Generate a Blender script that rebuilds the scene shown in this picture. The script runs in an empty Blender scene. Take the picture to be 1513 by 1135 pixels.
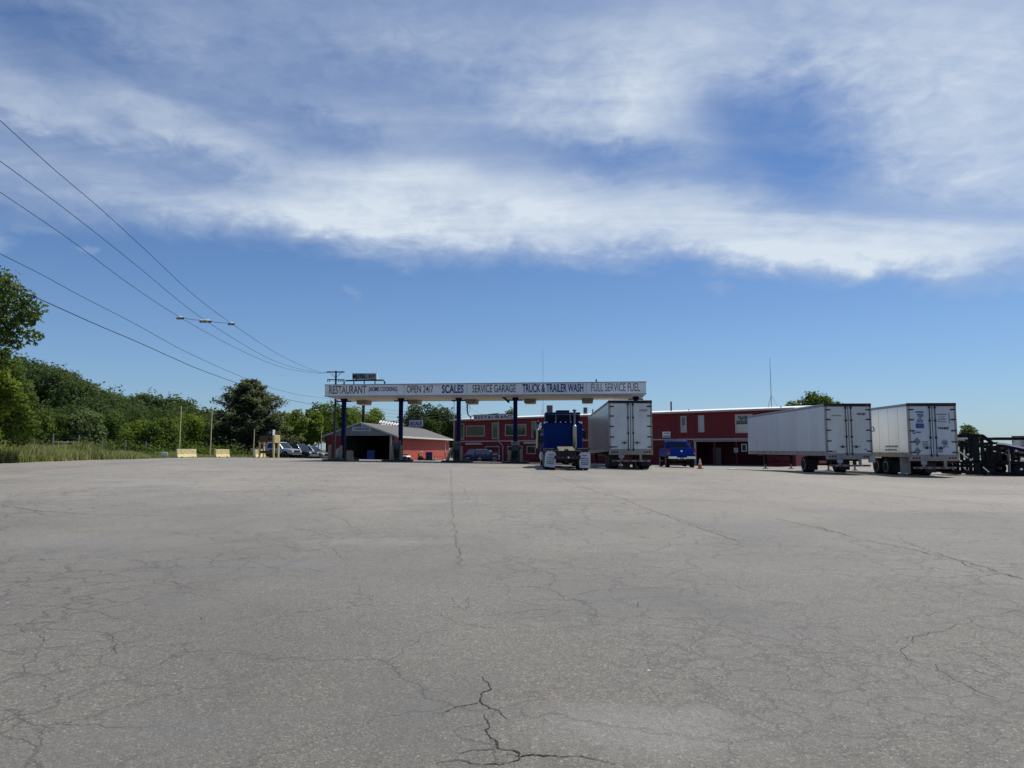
import bpy, bmesh, math, random
import numpy as np
from mathutils import Vector, Matrix
random.seed(7)
S = bpy.context.scene
COL = S.collection
R = math.radians

# ---------------------------------------------------------------- camera model
FPX, CX, CY, HOR, CAMZ = 1060.0, 756.5, 567.5, 664.0, 1.6
PITCH = math.atan((HOR - CY) / FPX)
cp, sp = math.cos(PITCH), math.sin(PITCH)
def ray(px, py):
    u, v = (px - CX) / FPX, (CY - py) / FPX
    return (u, cp - v * sp, sp + v * cp)
def W(px, py, D):                      # point seen at a pixel, D metres in front
    d = ray(px, py); t = D / d[1]
    return Vector((d[0] * t, D, CAMZ + d[2] * t))
def sstep(a, b, x):
    t = min(1.0, max(0.0, (x - a) / (b - a))); return t * t * (3 - 2 * t)
def lerp_tab(tab, x):
    if x <= tab[0][0]: return tab[0][1]
    for (a, va), (b, vb) in zip(tab, tab[1:]):
        if x <= b: return va + (vb - va) * (x - a) / (b - a)
    return tab[-1][1]
CREST = [(-.9, .85), (-.7, .8), (-.45, .8), (-.3, .74), (-.2, .70), (0, .57), (.10, .48), (.2, .33), (.42, .2), (.58, .06), (.8, -.03)]
def gz(x, y):                          # height of the lot: a gentle rise, then a fall beyond the canopy
    u = x / max(y, 18.0)
    A = lerp_tab(CREST, u)
    rise = sstep(2, lerp_tab([(-.5, 50), (0, 50), (.3, 42), (.6, 38)], u), y)
    f0, f1 = lerp_tab([(-.5, 74), (-.3, 70), (-.2, 60), (.2, 50), (.35, 42)], u), lerp_tab([(-.5, 120), (-.3, 105), (-.1, 96), (.2, 78), (.35, 62)], u)
    fall = sstep(f0, f1, y)
    return A * rise * (1 - fall) - .1 * fall + (0.02 * math.sin(x * .21 + 1) * math.sin(y * .17) if y > 6 else 0)
def G(px, py):                         # where a pixel's ray meets the lot
    d = ray(px, py); t, st = 1.0, .15
    while t < 200:
        p = (d[0] * t, d[1] * t, CAMZ + d[2] * t)
        if p[2] < gz(p[0], p[1]): break
        t += st
    lo_, hi_ = t - st, t
    for _ in range(24):
        t = (lo_ + hi_) / 2; p = (d[0] * t, d[1] * t, CAMZ + d[2] * t)
        if p[2] < gz(p[0], p[1]): hi_ = t
        else: lo_ = t
    return Vector((p[0], p[1], gz(p[0], p[1])))

# ---------------------------------------------------------------- materials
def new_mat(name):
    m = bpy.data.materials.new(name); m.use_nodes = True
    nt = m.node_tree; nt.nodes.clear()
    out = nt.nodes.new('ShaderNodeOutputMaterial'); b = nt.nodes.new('ShaderNodeBsdfPrincipled')
    nt.links.new(b.outputs[0], out.inputs[0])
    return m, nt, b
def N(nt, kind, **kw):
    n = nt.nodes.new('ShaderNode' + kind)
    for k, v in kw.items(): setattr(n, k, v)
    return n
def L(nt, a, b): nt.links.new(a, b)
def setin(n, **kw):
    for k, v in kw.items(): n.inputs[k.replace('_', ' ')].default_value = v
def noise(nt, vec, scale, detail=4, rough=.55, dist=0):
    n = N(nt, 'TexNoise'); setin(n, Scale=scale, Detail=detail, Roughness=rough, Distortion=dist)
    if vec is not None: L(nt, vec, n.inputs['Vector'])
    return n.outputs['Fac']
def ramp(nt, fac, stops, interp='LINEAR'):
    r = N(nt, 'ValToRGB'); cr = r.color_ramp; cr.interpolation = interp
    while len(cr.elements) < len(stops): cr.elements.new(.5)
    for e, (p, c) in zip(cr.elements, stops):
        e.position = p; e.color = c if len(c) == 4 else (*c, 1)
    L(nt, fac, r.inputs[0]); return r.outputs[0]
def mixc(nt, fac, a, b, mode='MIX'):
    n = N(nt, 'MixRGB', blend_type=mode)
    for i, v in ((0, fac), (1, a), (2, b)):
        if hasattr(v, 'links'): L(nt, v, n.inputs[i])
        else: n.inputs[i].default_value = v if i == 0 else ((*v, 1) if len(v) == 3 else v)
    return n.outputs[0]
def mth(nt, op, a, b=None, c=None, clamp=False):
    n = N(nt, 'Math', operation=op, use_clamp=clamp)
    for i, v in enumerate((a, b, c)):
        if v is None: continue
        if hasattr(v, 'links'): L(nt, v, n.inputs[i])
        else: n.inputs[i].default_value = v
    return n.outputs[0]
def objco(nt, scale=(1, 1, 1)):
    t = N(nt, 'TexCoord'); mp = N(nt, 'Mapping'); mp.inputs['Scale'].default_value = scale
    L(nt, t.outputs['Object'], mp.inputs[0]); return mp.outputs[0]
_M = {}
def M(name, col, rough=.6, metal=0, var=.12, scale=2.5, dirt=None, dirt_amt=.5, dirt_scale=(1, 1, 1), bump=0, coat=0, spec=None):
    if name in _M: return _M[name]
    m, nt, b = new_mat(name)
    v = objco(nt)
    n1 = noise(nt, v, scale, 5)
    lo = tuple(max(0, c * (1 - var)) for c in col); hi = tuple(min(1, c * (1 + var)) for c in col)
    c = ramp(nt, n1, [(.3, lo), (.7, hi)])
    if dirt:
        n2 = noise(nt, objco(nt, dirt_scale), 1.6, 6, .65)
        f = ramp(nt, n2, [(.46, (0, 0, 0)), (.72, (dirt_amt,) * 3)])
        c = mixc(nt, f, c, dirt)
    L(nt, c, b.inputs['Base Color'])
    r = ramp(nt, noise(nt, v, scale * 2.3, 3), [(.3, (max(.02, rough - .08),) * 3), (.7, (min(1, rough + .08),) * 3)])
    L(nt, r, b.inputs['Roughness'])
    b.inputs['Metallic'].default_value = metal
    if coat: b.inputs['Coat Weight'].default_value = coat; b.inputs['Coat Roughness'].default_value = .08
    b.inputs['Specular IOR Level'].default_value = spec if spec is not None else (.5 if metal > .5 else .25)
    if bump:
        bp = N(nt, 'Bump'); bp.inputs['Strength'].default_value = bump; bp.inputs['Distance'].default_value = .02
        L(nt, noise(nt, v, scale * 8, 4), bp.inputs['Height']); L(nt, bp.outputs[0], b.inputs['Normal'])
    _M[name] = m; return m
def stripes(name, col, axis, period, depth=.25, rough=.55, metal=0, var=.1, gap=.08, dirt=None, dirt_amt=.4):
    """boards / panels: thin darker joints every `period` along an object axis, with slight tone change per board"""
    m, nt, b = new_mat(name)
    v = objco(nt); s = N(nt, 'SeparateXYZ'); L(nt, v, s.inputs[0])
    q = mth(nt, 'DIVIDE', s.outputs['XYZ'.index(axis)], period)
    fr = mth(nt, 'FRACT', q)
    joint = mth(nt, 'LESS_THAN', fr, gap)
    cell = mth(nt, 'FLOOR', q)
    wn = N(nt, 'TexWhiteNoise', noise_dimensions='1D'); L(nt, cell, wn.inputs['W'])
    tone = mixc(nt, wn.outputs['Value'], tuple(c * (1 - var) for c in col), tuple(min(1, c * (1 + var)) for c in col))
    n1 = ramp(nt, noise(nt, v, 3, 5), [(.3, (1 - var,) * 3), (.7, (1.0,) * 3)])
    c = mixc(nt, 1.0, tone, n1, 'MULTIPLY')
    if dirt:
        f = ramp(nt, noise(nt, objco(nt, (1.2, 1.2, .35)), 1.4, 6, .65), [(.45, (0, 0, 0)), (.75, (dirt_amt,) * 3)])
        c = mixc(nt, f, c, dirt)
    c = mixc(nt, mth(nt, 'MULTIPLY', joint, depth), c, tuple(x * .25 for x in col))
    L(nt, c, b.inputs['Base Color'])
    b.inputs['Roughness'].default_value = rough; b.inputs['Metallic'].default_value = metal; b.inputs['Specular IOR Level'].default_value = .2
    bp = N(nt, 'Bump'); bp.inputs['Strength'].default_value = .35; bp.inputs['Distance'].default_value = .02
    L(nt, mth(nt, 'SUBTRACT', 1.0, joint), bp.inputs['Height']); L(nt, bp.outputs[0], b.inputs['Normal'])
    _M[name] = m; return m

WHITE_DIRTY = M('dull_white_paint', (.46, .46, .45), .42, 0, .06, 1.2, (.30, .28, .25), .35, (1, 1, .4))
TRAILER_W = M('trailer_white', (.64, .65, .62), .38, 0, .05, .8, (.36, .36, .35), .35, (.5, .5, .25))
TRAILER_SIDE = stripes('trailer_side_panels', (.60, .64, .67), 'Y', 1.22, .35, .34, 0, .05, .02, (.40, .42, .44), .3)
TRAILER_BRIGHT = stripes('bright_side_panels', (.90, .90, .87), 'Y', 1.22, .8, .3, .5, .04, .03, (.55, .52, .47), .3)
TRAILER_ALU = stripes('aluminium_side_panels', (.42, .42, .44), 'Y', 1.22, .35, .25, .55, .06, .02, (.36, .34, .35), .4)
ALU = M('aluminium', (.62, .62, .62), .36, .8, .08, 4)
CHROME = M('chrome', (.75, .76, .78), .12, 1, .04, 4)
STEEL_DARK = M('dark_steel', (.022, .022, .024), .55, .2, .3, 3, (.08, .06, .05), .4)
BLACK = M('black_paint', (.012, .012, .014), .4, 0, .3, 3)
RUBBER = M('tyre_rubber', (.012, .012, .013), .8, 0, .3, 6, (.06, .055, .05), .35)
RUST = M('rusty_metal', (.16, .09, .055), .8, 0, .35, 4, (.30, .27, .22), .6)
GREY_FRAME = M('weathered_grey_frame', (.30, .29, .27), .55, 0, .15, 3, (.14, .09, .06), .6)
RED_LAMP = M('red_lens', (.30, .02, .02), .2, 0, .1, 3)
AMBER = M('amber_lens', (.6, .25, .03), .2, 0, .1, 3)
GLASS_DARK = M('dark_glass', (.012, .016, .018), .06, 0, .15, 1, spec=.7)
GLASS_GREEN = M('greenish_window_glass', (.018, .045, .026), .05, 0, .35, .8, spec=.8)
CANOPY_W = M('canopy_white', (.80, .81, .81), .5, 0, .05, 1, (.42, .38, .33), .35, (.6, .6, 2))
SOFFIT = stripes('soffit_panels', (.66, .60, .50), 'X', 1.2, .4, .6, 0, .07, .02, (.36, .30, .23), .5)
NAVY = M('navy_paint', (.003, .008, .07), .55, 0, .15, 3, (.012, .018, .05), .4, spec=.1)
LETTER_RED = M('faded_red_letters', (.085, .045, .055), .6, 0, .35, 5, (.35, .30, .30), .45)
LETTER_BLUE = M('blue_letters', (.015, .03, .13), .55, 0, .15, 5)
LETTER_BLACK = M('black_letters', (.012, .013, .02), .6, 0, .15, 5)
LETTER_GREY = M('grey_letters', (.22, .23, .25), .6, 0, .15, 5)
TAN = M('tan_post_paint', (.36, .27, .155), .7, 0, .2, 5, (.22, .165, .10), .6, (1, 1, .6))
YELLOW = M('weathered_yellow', (.80, .68, .34), .75, 0, .08, 3, (.36, .26, .13), .7, (2, 2, 2), bump=.3)
YELLOW_TIMBER = M('weathered_yellow_timber', (.78, .62, .28), .75, 0, .12, 4, (.30, .18, .08), .7, (1, 1, 2))
BROWN = M('brown_board', (.12, .062, .024), .75, 0, .2, 4, (.05, .03, .02), .5, (1, 1, 3))
CONCRETE = M('concrete', (.33, .31, .28), .85, 0, .12, 3, (.16, .14, .12), .5, bump=.3)
TAN_CONC = M('tan_concrete', (.40, .31, .18), .85, 0, .12, 3, (.22, .15, .08), .6, bump=.3)
BLUE_PAINT = M('blue_car_paint', (.0015, .036, .30), .4, 0, .08, 2, spec=.08)
TRUCK_BLUE = M('truck_blue_paint', (.0012, .018, .125), .42, 0, .08, 1.5, spec=.10)
SILVER = M('silver_car_paint', (.42, .43, .44), .28, .6, .06, 2, coat=.5)
DARK_PAINT = M('dark_blue_car_paint', (.012, .014, .024), .22, .2, .1, 2, coat=.6)
GREY_PAINT = M('grey_green_car_paint', (.20, .22, .21), .28, .4, .08, 2, coat=.5)
BIN_BLUE = M('blue_bin', (.010, .022, .16), .5, 0, .1, 3)
BIN_BLUE2 = M('mid_blue_bin', (.02, .08, .26), .5, 0, .1, 3)
RED_SIDING = stripes('red_board_siding', (.175, .022, .028), 'X', .30, .35, .6, 0, .10, .1, (.11, .022, .028), .4)
RED_BLOCK = M('red_block_wall', (.45, .10, .068), .8, 0, .1, 1.3, (.26, .07, .055), .4, bump=.25)
TRIM = M('pale_trim', (.44, .40, .38), .6, 0, .1, 4, (.30, .26, .24), .4)
TRIM_PINK = M('pale_pink_trim', (.40, .31, .33), .6, 0, .1, 4)
BROWN_TRIM = M('beige_window_frame', (.32, .27, .22), .6, 0, .12, 5)
ROOF_WHITE = M('white_metal_roof', (.78, .78, .77), .4, .1, .05, 2, (.6, .58, .55), .3)
ROOF_GREY = M('grey_roof', (.115, .112, .108), .8, 0, .15, 3, (.10, .10, .095), .5)
GABLE_GREY = stripes('grey_metal_cladding', (.17, .185, .20), 'X', .9, .4, .5, .1, .08, .03, (.20, .19, .18), .4)
PALE_GLASS = M('pale_blind', (.52, .52, .44), .5, 0, .08, 2)
WOOD_POLE = M('weathered_pole_wood', (.17, .145, .12), .85, 0, .2, 6, bump=.3)
POLE_DARK = M('dark_pole_wood', (.05, .045, .042), .85, 0, .25, 6)
TAN_POLE = M('tan_pole', (.66, .54, .30), .7, 0, .12, 6)
GALV = M('galvanised_steel', (.40, .41, .42), .45, .6, .1, 6)
ORANGE = M('orange_cone', (.55, .10, .03), .55, 0, .1, 6)
WHITE = M('white_paint', (.78, .78, .76), .45, 0, .05, 3)
FLAP = M('white_mudflap', (.56, .59, .63), .4, 0, .07, 4, (.36, .36, .36), .4)
FIFTH = M('tan_steel_plate', (.13, .11, .075), .6, .2, .2, 5)
AC_GREY = M('grey_unit_casing', (.34, .34, .35), .5, .2, .1, 4)
AC_DARK = M('dark_unit_grille', (.05, .05, .055), .6, .2, .2, 4)
WIRE = M('wire_black', (.02, .021, .024), .5, .3, .1, 5)
PORCELAIN = M('pale_insulator', (.6, .58, .55), .3, 0, .1, 8)
BARK = M('bark', (.085, .06, .042), .9, 0, .3, 6, bump=.5)
REDMETAL = M('faded_red_metal', (.30, .05, .05), .55, 0, .15, 5)
INTERIOR = M('dark_interior', (.03, .032, .038), .8, 0, .2, 1.5)
TEAL_WALL = M('interior_teal_wall', (.22, .30, .31), .8, 0, .25, 1.2)

# ---------------------------------------------------------------- mesh builder
class MB:
    def __init__(s): s.v = []; s.f = []
    def add(s, vs, fs):
        o = len(s.v); s.v += [tuple(p) for p in vs]; s.f += [tuple(i + o for i in f) for f in fs]; return s
    def box(s, x0, x1, y0, y1, z0, z1):
        return s.add([(x0, y0, z0), (x1, y0, z0), (x1, y1, z0), (x0, y1, z0), (x0, y0, z1), (x1, y0, z1), (x1, y1, z1), (x0, y1, z1)],
                     [(0, 3, 2, 1), (4, 5, 6, 7), (0, 1, 5, 4), (1, 2, 6, 5), (2, 3, 7, 6), (3, 0, 4, 7)])
    def hexa(s, b, t):                 # bottom 4 points ccw, top 4 points ccw
        return s.add(list(b) + list(t), [(0, 3, 2, 1), (4, 5, 6, 7), (0, 1, 5, 4), (1, 2, 6, 5), (2, 3, 7, 6), (3, 0, 4, 7)])
    def bar(s, a, b, w, h=None):
        a, b = Vector(a), Vector(b); h = h or w; d = (b - a).normalized()
        up = Vector((0, 0, 1)) if abs(d.z) < .95 else Vector((0, 1, 0))
        r = d.cross(up).normalized() * w / 2; u = r.cross(d).normalized() * h / 2
        q = lambda p: [p - r - u, p + r - u, p + r + u, p - r + u]
        return s.add(q(a) + q(b), [(0, 1, 2, 3), (7, 6, 5, 4), (0, 4, 5, 1), (1, 5, 6, 2), (2, 6, 7, 3), (3, 7, 4, 0)])
    def cyl(s, a, b, r0, r1=None, n=14):
        a, b = Vector(a), Vector(b); r1 = r0 if r1 is None else r1; d = (b - a).normalized()
        up = Vector((0, 0, 1)) if abs(d.z) < .9 else Vector((1, 0, 0))
        x = d.cross(up).normalized(); y = d.cross(x)
        ring = lambda p, r: [p + x * math.cos(2 * math.pi * i / n) * r + y * math.sin(2 * math.pi * i / n) * r for i in range(n)]
        fs = [(i, (i + 1) % n, n + (i + 1) % n, n + i) for i in range(n)] + [tuple(range(n - 1, -1, -1)), tuple(range(n, 2 * n))]
        return s.add(ring(a, r0) + ring(b, r1), fs)
    def tube(s, pts, r, n=6, r1=None):
        pts = [Vector(p) for p in pts]; k = len(pts); vs = []
        for i, p in enumerate(pts):
            d = (pts[min(i + 1, k - 1)] - pts[max(i - 1, 0)]).normalized()
            up = Vector((0, 0, 1)) if abs(d.z) < .9 else Vector((1, 0, 0))
            x = d.cross(up).normalized(); y = d.cross(x); rr = r if r1 is None else r + (r1 - r) * i / (k - 1)
            vs += [p + x * math.cos(2 * math.pi * j / n) * rr + y * math.sin(2 * math.pi * j / n) * rr for j in range(n)]
        fs = [(i * n + j, i * n + (j + 1) % n, (i + 1) * n + (j + 1) % n, (i + 1) * n + j) for i in range(k - 1) for j in range(n)]
        fs += [tuple(range(n - 1, -1, -1)), tuple(range((k - 1) * n, k * n))]
        return s.add(vs, fs)
    def prism(s, poly, axis, a0, a1):  # poly of 2-D points; axis 'x': poly is (y,z); 'y': (x,z); 'z': (x,y)
        mk = {'x': lambda p, a: (a, p[0], p[1]), 'y': lambda p, a: (p[0], a, p[1]), 'z': lambda p, a: (p[0], p[1], a)}[axis]
        n = len(poly)
        return s.add([mk(p, a0) for p in poly] + [mk(p, a1) for p in poly],
                     [tuple(range(n)), tuple(range(2 * n - 1, n - 1, -1))] + [(i, n + i, n + (i + 1) % n, (i + 1) % n) for i in range(n)])
    def loft(s, rings):
        n = len(rings[0]); vs = [p for r in rings for p in r]; k = len(rings)
        fs = [(i * n + j, i * n + (j + 1) % n, (i + 1) * n + (j + 1) % n, (i + 1) * n + j) for i in range(k - 1) for j in range(n)]
        return s.add(vs, fs + [tuple(range(n - 1, -1, -1)), tuple(range((k - 1) * n, k * n))])
    def lathe(s, prof, c, axis='x', n=22):   # prof: (radius, offset) pairs
        c = Vector(c); vs = []
        for r, o in prof:
            for i in range(n):
                t = 2 * math.pi * i / n; a, b = r * math.cos(t), r * math.sin(t)
                vs.append(c + (Vector((o, a, b)) if axis == 'x' else Vector((a, b, o)) if axis == 'z' else Vector((a, o, b))))
        k = len(prof)
        fs = [(i * n + j, i * n + (j + 1) % n, (i + 1) * n + (j + 1) % n, (i + 1) * n + j) for i in range(k - 1) for j in range(n)]
        return s.add(vs, fs + [tuple(range(n - 1, -1, -1)), tuple(range((k - 1) * n, k * n))])
    def ellipsoid(s, c, rx, ry, rz, n=10, m=6):
        c = Vector(c); vs = [c + Vector((0, 0, -rz))]
        for j in range(1, m):
            p = -math.pi / 2 + math.pi * j / m
            for i in range(n):
                t = 2 * math.pi * i / n; vs.append(c + Vector((rx * math.cos(p) * math.cos(t), ry * math.cos(p) * math.sin(t), rz * math.sin(p))))
        vs.append(c + Vector((0, 0, rz))); l = len(vs) - 1
        fs = [(0, 1 + (i + 1) % n, 1 + i) for i in range(n)] + [(l, l - n + i, l - n + (i + 1) % n) for i in range(n)]
        fs += [(1 + j * n + i, 1 + j * n + (i + 1) % n, 1 + (j + 1) * n + (i + 1) % n, 1 + (j + 1) * n + i) for j in range(m - 2) for i in range(n)]
        return s.add(vs, fs)
    def build(s, name, mat, parent=None, bevel=0, smooth=False, seg=2):
        me = bpy.data.meshes.new(name); me.from_pydata(s.v, [], s.f)
        bm = bmesh.new(); bm.from_mesh(me)
        if bevel:
            bmesh.ops.remove_doubles(bm, verts=bm.verts, dist=1e-5)
            es = [e for e in bm.edges if len(e.link_faces) == 2 and e.calc_face_angle(0) > .5]
            bmesh.ops.bevel(bm, geom=es, offset=bevel, segments=seg, profile=.6, affect='EDGES', clamp_overlap=True)
        bmesh.ops.recalc_face_normals(bm, faces=bm.faces)
        if smooth:
            for f in bm.faces: f.smooth = True
            for e in bm.edges:
                if len(e.link_faces) == 2 and e.calc_face_angle(0) > .7: e.smooth = False
        bm.to_mesh(me); bm.free()
        me.materials.append(mat)
        return link(name, me, parent)
def link(name, me, parent=None):
    o = bpy.data.objects.new(name, me); COL.objects.link(o)
    if parent is not None: o.parent = parent
    return o
def tag(o, label=None, cat=None, group=None, kind=None):
    for k, v in (('label', label), ('category', cat), ('group', group), ('kind', kind)):
        if v: o[k] = v
    return o
def thing(name, label, cat, loc=(0, 0, 0), rz=0, group=None):
    o = bpy.data.objects.new(name, None); COL.objects.link(o); o.empty_display_size = .3
    o.location = loc; o.rotation_euler = (0, 0, rz); return tag(o, label, cat, group)
def dup(o, parent=None):
    c = o.copy(); COL.objects.link(c)
    if parent is not None: c.parent = parent
    for ch in list(o.children): dup(ch, c)
    return c
def yaw(u):                             # heading of a local +Y axis that runs along (u, 1)
    return -math.atan2(u, 1.0)
def np_mesh(name, V, F, mat, parent=None):
    me = bpy.data.meshes.new(name); k = F.shape[1]
    me.vertices.add(len(V)); me.vertices.foreach_set('co', V.astype(np.float32).ravel())
    me.loops.add(F.size); me.loops.foreach_set('vertex_index', F.astype(np.int32).ravel())
    me.polygons.add(len(F)); me.polygons.foreach_set('loop_start', np.arange(0, F.size, k, dtype=np.int32))
    me.update(calc_edges=True); me.validate(); me.materials.append(mat)
    return link(name, me, parent)

# ---------------------------------------------------------------- lettering (built-in font turned into thin mesh)
def text_geo(txt, bold=0.0):
    c = bpy.data.curves.new('text', 'FONT'); c.body = txt; c.size = 1; c.extrude = .01; c.offset = bold; c.align_x = 'LEFT'; c.resolution_u = 3
    o = bpy.data.objects.new('text', c); COL.objects.link(o)
    dg = bpy.context.evaluated_depsgraph_get(); me = bpy.data.meshes.new_from_object(o.evaluated_get(dg))
    v = [tuple(p.co) for p in me.vertices]; f = [tuple(p.vertices) for p in me.polygons]
    bpy.data.objects.remove(o); bpy.data.curves.remove(c); bpy.data.meshes.remove(me)
    xs = [p[0] for p in v]; ys = [p[1] for p in v]; x0, x1, y0, y1 = min(xs), max(xs), min(ys), max(ys)
    return [((p[0] - x0) / (x1 - x0), (p[1] - y0) / (y1 - y0), p[2]) for p in v], f
TEXTS = {}
for t, b in (('RESTAURANT', .006), ('RESTAURANT ', .010), ('(HOME COOKING)', .014), ('OPEN 24/7', .004), ('SCALES', .022), ('SERVICE GARAGE', .004), ('TRUCK & TRAILER WASH', .018),
             ('FULL SERVICE FUEL', .002), ('MOTEL', .03), ('$19', .02), ('GARAGE', .02), ('SCALE', .02), ('V9203', .01), ('495283', .015), ('YANKE', .03),
             ('THANK', .03), ('YOU', .04), ('FOR', .02), ('CA', .0), ('TRAVEL', .03), ('C', .04)):
    TEXTS[t] = text_geo(t, b)
BASIS = {'-y': (Vector((1, 0, 0)), Vector((0, 0, 1))), '-x': (Vector((0, -1, 0)), Vector((0, 0, 1))), '+x': (Vector((0, 1, 0)), Vector((0, 0, 1))), '+y': (Vector((-1, 0, 0)), Vector((0, 0, 1)))}
def lettering(txt, o, w, h, face, mat, parent, name='lettering', thick=.012):
    """txt filling a w x h field whose lower left corner (as read) is o"""
    rv, uv = BASIS[face]; nv = rv.cross(uv); vs, fs = TEXTS[txt]; o = Vector(o)
    b = MB(); b.add([o + rv * (p[0] * w) + uv * (p[1] * h) + nv * ((p[2] + .01) / .02 * thick) for p in vs], fs)
    return b.build(name, mat, parent)
def scribble(rows, o, w, h, face, mat, parent, name='lettering', seed=1, fill=.62, thick=.006):
    """rows of small words too small to read, as short dashes"""
    rg = random.Random(seed); rv, uv = BASIS[face]; nv = rv.cross(uv); o = Vector(o); b = MB(); rh = h / rows
    for r in range(rows):
        lo, hi = rg.uniform(0, .12), rg.uniform(.88, 1); x = lo
        while x < hi - .05:
            l = min(rg.uniform(.10, .26), hi - x); y0 = h - (r + 1) * rh + rh * .2; y1 = y0 + rh * fill
            P = lambda a, c, n: o + rv * (a * w) + uv * c + nv * n
            b.hexa([P(x, y0, 0), P(x + l, y0, 0), P(x + l, y1, 0), P(x, y1, 0)], [P(x, y0, thick), P(x + l, y0, thick), P(x + l, y1, thick), P(x, y1, thick)])
            x += l + .035
    return b.build(name, mat, parent)

# ================================================================ camera, sun, sky
cam = bpy.data.cameras.new('camera'); cam.sensor_width = 36; cam.lens = FPX / 1513 * 36; cam.clip_start = .1; cam.clip_end = 4000
co = bpy.data.objects.new('camera', cam); COL.objects.link(co)
co.location = (0, 0, CAMZ); co.rotation_euler = (math.pi / 2 + PITCH, 0, 0); S.camera = co
S.view_settings.view_transform = 'Standard'; S.view_settings.look = 'None'; S.view_settings.gamma = 1
S.view_settings.exposure = EXPOSURE = 0.10
S.cycles.max_bounces = 5; S.cycles.transparent_max_bounces = 8
SUN_AZ, SUN_EL = R(38), R(62)           # from +X towards +Y
sd = Vector((math.cos(SUN_EL) * math.cos(SUN_AZ), math.cos(SUN_EL) * math.sin(SUN_AZ), math.sin(SUN_EL)))
sl = bpy.data.lights.new('sun', 'SUN'); sl.energy = 4.9; sl.angle = R(.53); sl.color = (1, .945, .86)
so = bpy.data.objects.new('sun', sl); COL.objects.link(so); so.rotation_euler = (-sd).to_track_quat('-Z', 'Y').to_euler()
w = bpy.data.worlds.new('World'); S.world = w; w.use_nodes = True
w.cycles.sampling_method = 'MANUAL'; w.cycles.sample_map_resolution = 256
nt = w.node_tree; nt.nodes.clear()
wo = N(nt, 'OutputWorld'); bg = N(nt, 'Background'); L(nt, bg.outputs[0], wo.inputs[0])
sky = N(nt, 'TexSky', sky_type='NISHITA'); sky.sun_disc = False; sky.sun_elevation = SUN_EL; sky.sun_rotation = math.pi / 2 - SUN_AZ
sky.altitude = 200; sky.air_density = 1.0; sky.dust_density = .4; sky.ozone_density = 2.2
bg.inputs['Strength'].default_value = .077
tc = N(nt, 'TexCoord'); sx = N(nt, 'SeparateXYZ'); L(nt, tc.outputs['Generated'], sx.inputs[0])
X, Y, Z = sx.outputs
az = mth(nt, 'ARCTAN2', X, Y); el = mth(nt, 'ARCSINE', Z)
def ang(px, py):
    d = Vector(ray(px, py)).normalized(); return math.atan2(d.x, d.y), math.asin(d.z)
def comb(a, b, c=0.0):
    n = N(nt, 'CombineXYZ')
    for i, v in enumerate((a, b, c)):
        if hasattr(v, 'links'): L(nt, v, n.inputs[i])
        else: n.inputs[i].default_value = v
    return n.outputs[0]
ae = comb(az, el)
# wind-drawn coordinates: cloud sheets lie on a level high up and are seen in perspective
zz = mth(nt, 'ADD', mth(nt, 'MAXIMUM', Z, 0.0), .16)
plane = comb(mth(nt, 'DIVIDE', X, zz), mth(nt, 'DIVIDE', Y, zz))
mpn = N(nt, 'Mapping'); mpn.inputs['Rotation'].default_value = (0, 0, R(24)); mpn.inputs['Scale'].default_value = (.9, 3.4, 1); L(nt, plane, mpn.inputs[0])
streak = noise(nt, mpn.outputs[0], 1.35, 7, .62, .55)
mp2 = N(nt, 'Mapping'); mp2.inputs['Rotation'].default_value = (0, 0, R(8)); mp2.inputs['Scale'].default_value = (5.5, 11, 1); L(nt, ae, mp2.inputs[0])
puff = noise(nt, mp2.outputs[0], 1.0, 7, .60, .35)
mp3 = N(nt, 'Mapping'); mp3.inputs['Scale'].default_value = (3, 5, 1); mp3.inputs['Location'].default_value = (3.3, 1.7, 0); L(nt, ae, mp3.inputs[0])
big = noise(nt, mp3.outputs[0], 1.0, 3, .5)
mp4 = N(nt, 'Mapping'); mp4.inputs['Rotation'].default_value = (0, 0, R(-12)); mp4.inputs['Scale'].default_value = (22, 40, 1); L(nt, ae, mp4.inputs[0])
fine = noise(nt, mp4.outputs[0], 1.0, 5, .62, .5)
# warped az / el
def centred(v, k): return mth(nt, 'MULTIPLY', mth(nt, 'SUBTRACT', v, .5), k)
elw = mth(nt, 'ADD', mth(nt, 'ADD', el, centred(puff, .085)), centred(fine, .028))
azw = mth(nt, 'ADD', mth(nt, 'ADD', az, centred(big, .16)), centred(fine, .06))
aew = comb(azw, elw)
def curve(pts):                         # elevation (rad) as a function of azimuth
    A = [ang(*p) for p in pts]
    A0, A1 = -.9, .9
    fc = N(nt, 'FloatCurve'); c = fc.mapping.curves[0]
    P = [((a - A0) / (A1 - A0), e) for a, e in A]
    P = [(x, y) for x, y in P if 0 <= x <= 1]
    P = [(0, P[0][1])] + P + [(1, P[-1][1])]
    while len(c.points) < len(P): c.points.new(.5, .5)
    for q, (x, y) in zip(c.points, P): q.location = (x, y)
    fc.mapping.update()
    t = mth(nt, 'DIVIDE', mth(nt, 'SUBTRACT', azw, A0), A1 - A0, clamp=True); L(nt, t, fc.inputs['Value'])
    fc.inputs['Factor'].default_value = 1
    return fc.outputs[0]
lo = curve([(-250, 330), (0, 340), (180, 352), (330, 362), (450, 380), (560, 392), (750, 402), (1000, 404), (1150, 416), (1300, 428), (1400, 434), (1513, 414), (1700, 420)])
up = curve([(-250, 300), (0, 300), (180, 290), (330, 250), (450, 222), (580, 205), (750, 226), (900, 262), (1080, 258), (1180, 285), (1280, 322), (1350, 342), (1513, 346), (1700, 350)])
def soft(v, a, b):
    n = N(nt, 'MapRange', interpolation_type='SMOOTHSTEP'); L(nt, v, n.inputs[0]); n.inputs[1].default_value = a; n.inputs[2].default_value = b; return n.outputs[0]
dlo = mth(nt, 'SUBTRACT', elw, lo)
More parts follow.
